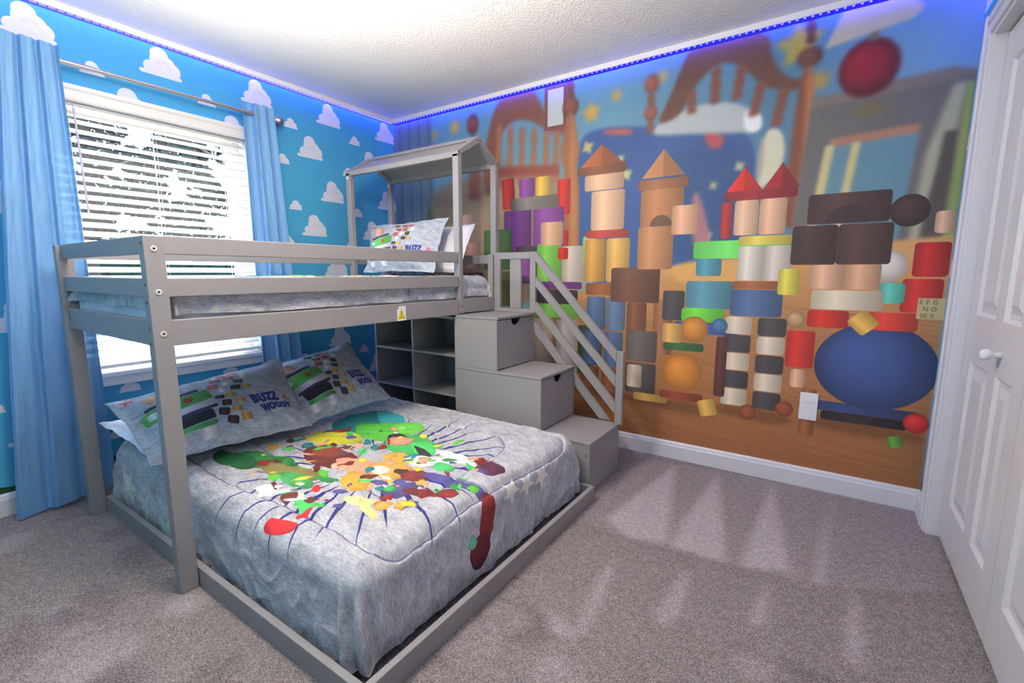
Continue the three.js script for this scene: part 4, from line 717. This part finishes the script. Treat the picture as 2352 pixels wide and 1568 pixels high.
// ------------------------------------------------------------------ bedding
// draped cloth: cloth coordinates (cx, cz) run over the edges; rest = flat part x0..x1, z0..z1 at height top
function drape({ x0, x1, z0, z1, top, r, drops, floor, puff, seedv, stitch, uvf, nx, nz, quilt, crinkle = 1 }) {
  const pos = [], uv = [], idx = [];
  const fold = (c, lo, hi) => {
    const f = (a) => { const th = Math.min(a / r, Math.PI / 2); return [r * Math.sin(th), r * (1 - Math.cos(th)) + Math.max(0, a - r * Math.PI / 2)]; };
    if (c > hi - r) { const [h, d] = f(c - hi + r); return [hi - r + h, d, 1]; }
    if (c < lo + r) { const [h, d] = f(lo + r - c); return [lo + r - h, d, -1]; }
    return [c, 0, 0];
  };
  const a0 = x0 - drops[0], a1 = x1 + drops[1], b0 = z0 - drops[2], b1 = z1 + drops[3];
  for (let j = 0; j <= nz; j++) for (let i = 0; i <= nx; i++) {
    const cx = lerp(a0, a1, i / nx), cz = lerp(b0, b1, j / nz);
    let [x, dx, sx] = fold(cx, x0, x1), [z, dz, sz] = fold(cz, z0, z1);
    let drop = Math.max(dx, dz), ox = dx >= dz ? sx : 0, oz = dz > dx ? sz : 0, corner = 0;
    if (sx && sz) { // rounded corner: fold round a quarter circle in plan
      const ex = sx > 0 ? cx - x1 + r : x0 + r - cx, ez = sz > 0 ? cz - z1 + r : z0 + r - cz, rho = Math.hypot(ex, ez), c = ex / rho, q = ez / rho, th = Math.min(rho / r, Math.PI / 2);
      drop = r * (1 - Math.cos(th)) + Math.max(0, rho - r * Math.PI / 2); ox = sx * c; oz = sz * q; corner = Math.sin(2 * Math.atan2(ez, ex));
      x = (sx > 0 ? x1 - r : x0 + r) + ox * r * Math.sin(th); z = (sz > 0 ? z1 - r : z0 + r) + oz * r * Math.sin(th);
    }
    const hang = sstep(drop, r * 0.5, r * 2.2);
    // loose puckers on the top, longer folds on the hanging sides
    const w1 = Math.abs(fbm(cx * 4.2 + 0.8 * cz, cz * 3.1, seedv, 4)), w2 = fbm(cx * 2.0, cz * 2.0, seedv + 3, 3), w3 = Math.pow(1 - Math.abs(N(cx * 5 + cz * 2.4, cz * 4.4 - cx * 1.6, seedv + 9)), 7);
    let lift = puff * (0.9 * w2 + 0.5 * w1) + puff * 0.45 * w3 * (0.4 + 0.6 * hang) + 0.0026 * N(cx * 26, cz * 26, seedv) + crinkle * 0.006 * Math.pow(1 - Math.abs(N(cx * 9 + 2 * N(cx * 3, cz * 3, 1.5), cz * 9 + 2 * N(cx * 3, cz * 3, 6.5), seedv + 14)), 5) + (quilt ? quilt(cx, cz) : 0);
    lift -= 0.012 * Math.exp(-((stitch(cx, cz) / 0.013) ** 2));
    let y = top - drop;
    const side = cx * oz * oz + cz * ox * ox, ripple = hang * (0.012 * N(side * 5, 1.1, seedv + 5) + 0.008 * N(side * 13, drop * 4, seedv + 6)) + corner * hang * 0.02 * Math.sin(Math.atan2(oz, ox) * 10 + drop * 6);
    const out = lift * hang + ripple + hang * 0.012 * (drop - r) + corner * hang * 0.012;
    x += ox * out; z += oz * out;
    y += lift * (1 - hang) + hang * 0.012 * N(side * 3.1, 7.7, seedv);
    pos.push(x, Math.max(floor(x, z) + 0.003 * N(cx * 9, cz * 9), y), z); uv.push(...uvf(cx, cz));
  }
  for (let j = 0; j < nz; j++) for (let i = 0; i < nx; i++) { const a = j * (nx + 1) + i, b = a + 1, c = a + nx + 1, d = c + 1; idx.push(a, c, b, b, c, d); }
  const g = new THREE.BufferGeometry(); g.setAttribute('position', new THREE.Float32BufferAttribute(pos, 3)); g.setAttribute('uv', new THREE.Float32BufferAttribute(uv, 2)); g.setIndex(idx); g.computeVertexNormals();
  return g;
}
function cloth(name, geo, mat, label, category, at, group) {
  geo.translate(-at[0], -at[1], -at[2]);
  const m = new THREE.Mesh(geo, mat); m.name = numbered(name); m.position.set(...at); m.castShadow = m.receiveShadow = true; scene.add(m);
  return tag(m, label, category, group);
}
// lower mattress (white sheet mostly hidden), lower comforter
cloth('mattress', box(0.36, 2.16, 0.05, 0.27, 0.84, 2.19, 0.05, 4), M.linen, 'white mattress in the low floor frame under the large comforter', 'mattress', [1.26, 0.05, 1.5], 'white mattresses');
cloth('comforter', drape({
  x0: 0.31, x1: 2.208, z0: 0.815, z1: 2.207, top: 0.345, r: 0.085, drops: [0.02, 0.28, 0.2, 0.315], floor: () => 0.035, puff: 0.016, seedv: 2.3, nx: 420, nz: 330,
  stitch: quiltLine,
  uvf: (x, z) => [(x - CX0) / (CX1 - CX0), 1 - (z - CZ0) / (CZ1 - CZ0)],
}), M.cloth, 'large grey comforter with a navy burst and bright colour splashes on the lower bed', 'comforter', [1.26, 0.05, 1.5]);
// loft mattress and comforter
cloth('mattress', box(0.345, 1.3, 0.942, 1.1, 0.392, 2.27, 0.03, 4), M.linen, 'white mattress on the loft, showing under the comforter at the end rail', 'mattress', [0.83, 0.942, 1.33], 'white mattresses');
cloth('comforter', drape({
  x0: 0.34, x1: 1.318, z0: 0.388, z1: 2.28, top: 1.142, r: 0.05, drops: [0.02, 0.105, 0.1, 0.08], floor: () => 0.985, puff: 0.012, seedv: 6.1, nx: 150, nz: 260,
  stitch: (x, z) => Math.min(Math.abs(x - 1.375 - 0.006 * Math.sin(z * 7)), Math.abs(((z + 0.05 * Math.sin(x * 7)) % 0.42) - 0.2)),
  uvf: (x, z) => [(2.75 - z * 1.05 - CX0) / (CX1 - CX0), 1 - (x * 1.25 + 0.55 - CZ0) / (CZ1 - CZ0)],
}), M.cloth, 'matching narrow grey comforter on the loft behind the guard rails', 'comforter', [0.83, 0.985, 1.33]);

function pillow(name, label, category, [bl, br, tl, tr], half, mat, seedv, flange, group, wr = 1) {
  const V = (a) => new THREE.Vector3(...a), A = V(bl), B = V(br), C = V(tl), D = V(tr), n = 56, pos = [], uv = [], idx = [];
  const at = (u, v) => { const p = A.clone().lerp(B, u), q = C.clone().lerp(D, u); return p.lerp(q, v); };
  const nrm = B.clone().sub(A).cross(C.clone().sub(A)).normalize();
  for (const s of [1, -1]) {
    const base = pos.length / 3;
    for (let j = 0; j <= n; j++) for (let i = 0; i <= n; i++) {
      const u = i / n, v = j / n, a = 2 * u - 1, b = 2 * v - 1;
      // sides drawn in towards the middle so that the corners stick out
      const pu = 0.5 + a * 0.5 * (1 - 0.055 * (1 - b * b)), pv = 0.5 + b * 0.5 * (1 - 0.06 * (1 - a * a));
      const p = at(pu, pv), k = (t) => Math.pow(Math.max(0, 1 - Math.pow(Math.abs(t) / (1 - flange), 2.4)), 0.62);
      let h = half * k(a) * k(b);
      const edge = Math.max(Math.abs(a), Math.abs(b));
      h += s * 0.004 * N(u * 9, v * 9, seedv) + 0.006 * wr * Math.abs(N(u * 5 + v * 2, v * 6, seedv + 2)) * (1 - edge * 0.5) * 1.4 + 0.010 * wr * Math.pow(1 - Math.abs(N(u * 4.5, v * 4.5 + u * 3, seedv + 5)), 6) * sstep(edge, 0.35, 0.9);
      const wave = sstep(edge, 0.8, 1) * (0.014 * wr * N(u * 7, v * 7, seedv + 8));
      if (edge > 0.999) h = 0.0016;
      p.addScaledVector(nrm, s * Math.max(h, 0.0016) + wave);
      pos.push(p.x, p.y, p.z); uv.push(s > 0 ? u : 0.96 + 0.03 * u, s > 0 ? v : 0.2 + 0.6 * v);
    }
    for (let j = 0; j < n; j++) for (let i = 0; i < n; i++) { const q = base + j * (n + 1) + i, r = q + 1, c = q + n + 1, d = c + 1; if (s > 0) idx.push(q, r, c, r, d, c); else idx.push(q, c, r, r, c, d); }
    if (s < 0) { // close the rim
      const m = (n + 1) * (n + 1), ring = []; for (let i = 0; i < n; i++) ring.push(i); for (let j = 0; j < n; j++) ring.push(j * (n + 1) + n); for (let i = n; i > 0; i--) ring.push(n * (n + 1) + i); for (let j = n; j > 0; j--) ring.push(j * (n + 1));
      ring.forEach((q, i) => { const e = ring[(i + 1) % ring.length]; idx.push(q, q + m, e, e, q + m, e + m); });
    }
  }
  const g = new THREE.BufferGeometry(); g.setAttribute('position', new THREE.Float32BufferAttribute(pos, 3)); g.setAttribute('uv', new THREE.Float32BufferAttribute(uv, 2)); g.setIndex(idx); g.computeVertexNormals();
  const c = at(0.5, 0.5), lo = Math.min(bl[1], br[1]);
  return cloth(name, g, mat, label, category, [c.x, lo, c.z], group);
}
pillow('pillow', 'white pillow lying flat under the left patterned pillow of the lower bed', 'pillow', [[0.99, 0.4, 2.26], [0.99, 0.4, 1.6], [0.3, 0.43, 2.24], [0.3, 0.43, 1.55]], 0.06, M.linen, 5.5, 0.04, 'plain white pillows');
pillow('patterned_pillow', 'printed grey pillow on the lower bed, nearest the front post', 'pillow', [[1.05, 0.405, 2.28], [1.12, 0.405, 1.62], [0.5, 0.565, 2.26], [0.6, 0.67, 1.47]], 0.085, M.sham, 1.1, 0.1, 'printed grey pillows');
pillow('patterned_pillow', 'printed grey pillow on the lower bed, beside the cube bookcase', 'pillow', [[1.07, 0.4, 1.62], [1.02, 0.4, 1.02], [0.52, 0.6, 1.66], [0.58, 0.71, 0.99]], 0.085, M.sham, 3.7, 0.1, 'printed grey pillows');
pillow('pillow', 'white pillow propped behind the patterned one on the loft', 'pillow', [[0.55, 1.165, 0.57], [1.21, 1.165, 0.57], [0.5, 1.485, 0.43], [1.235, 1.49, 0.43]], 0.05, M.linen, 8.2, 0.04, 'plain white pillows', 0.6);
pillow('patterned_pillow', 'printed grey pillow propped up on the loft under the house roof', 'pillow', [[0.5, 1.165, 0.77], [1.15, 1.165, 0.75], [0.35, 1.515, 0.57], [1.1, 1.53, 0.55]], 0.075, M.sham, 6.4, 0.09, 'printed grey pillows');

// ------------------------------------------------------------------ wall outlet
{
  const o = thing('wall_outlet', 'white double wall outlet on the painted floor of the mural', 'outlet', [3.175, 0.375, 0.003]);
  part('cover_plate', box(3.131, 3.215, 0.378, 0.529, 0, 0.008, 0.004, 2), M.outlet, o);
  for (const y of [0.485, 0.425]) {
    const s = part('socket', prism([[-0.017, -0.009], [-0.011, -0.0145], [0.011, -0.0145], [0.017, -0.009], [0.017, 0.009], [0.011, 0.0145], [-0.011, 0.0145], [-0.017, 0.009]].map(([a, b]) => [a + 3.173, b + y]), 0.0025, X, Y, Z, [0, 0, 0.0075], [], 0.0008), M.outlet, o);
    part('slot', [pbox(3.1655, 3.1672, y + 0.0005, y + 0.0075, 0.0098, 0.0104), pbox(3.1788, 3.1805, y + 0.0005, y + 0.0065, 0.0098, 0.0104), cyl(0.0026, [3.173, y - 0.007, 0.0098], [3.173, y - 0.007, 0.0104], 10)], M.dark, s);
  }
  part('screw', cyl(0.0022, [3.173, 0.455, 0.0075], [3.173, 0.455, 0.0086], 10), M.cap, o);
}

scene.traverse((o) => { if (o.isMesh) o.castShadow = o.receiveShadow = true; });
renderer.render(scene, camera);
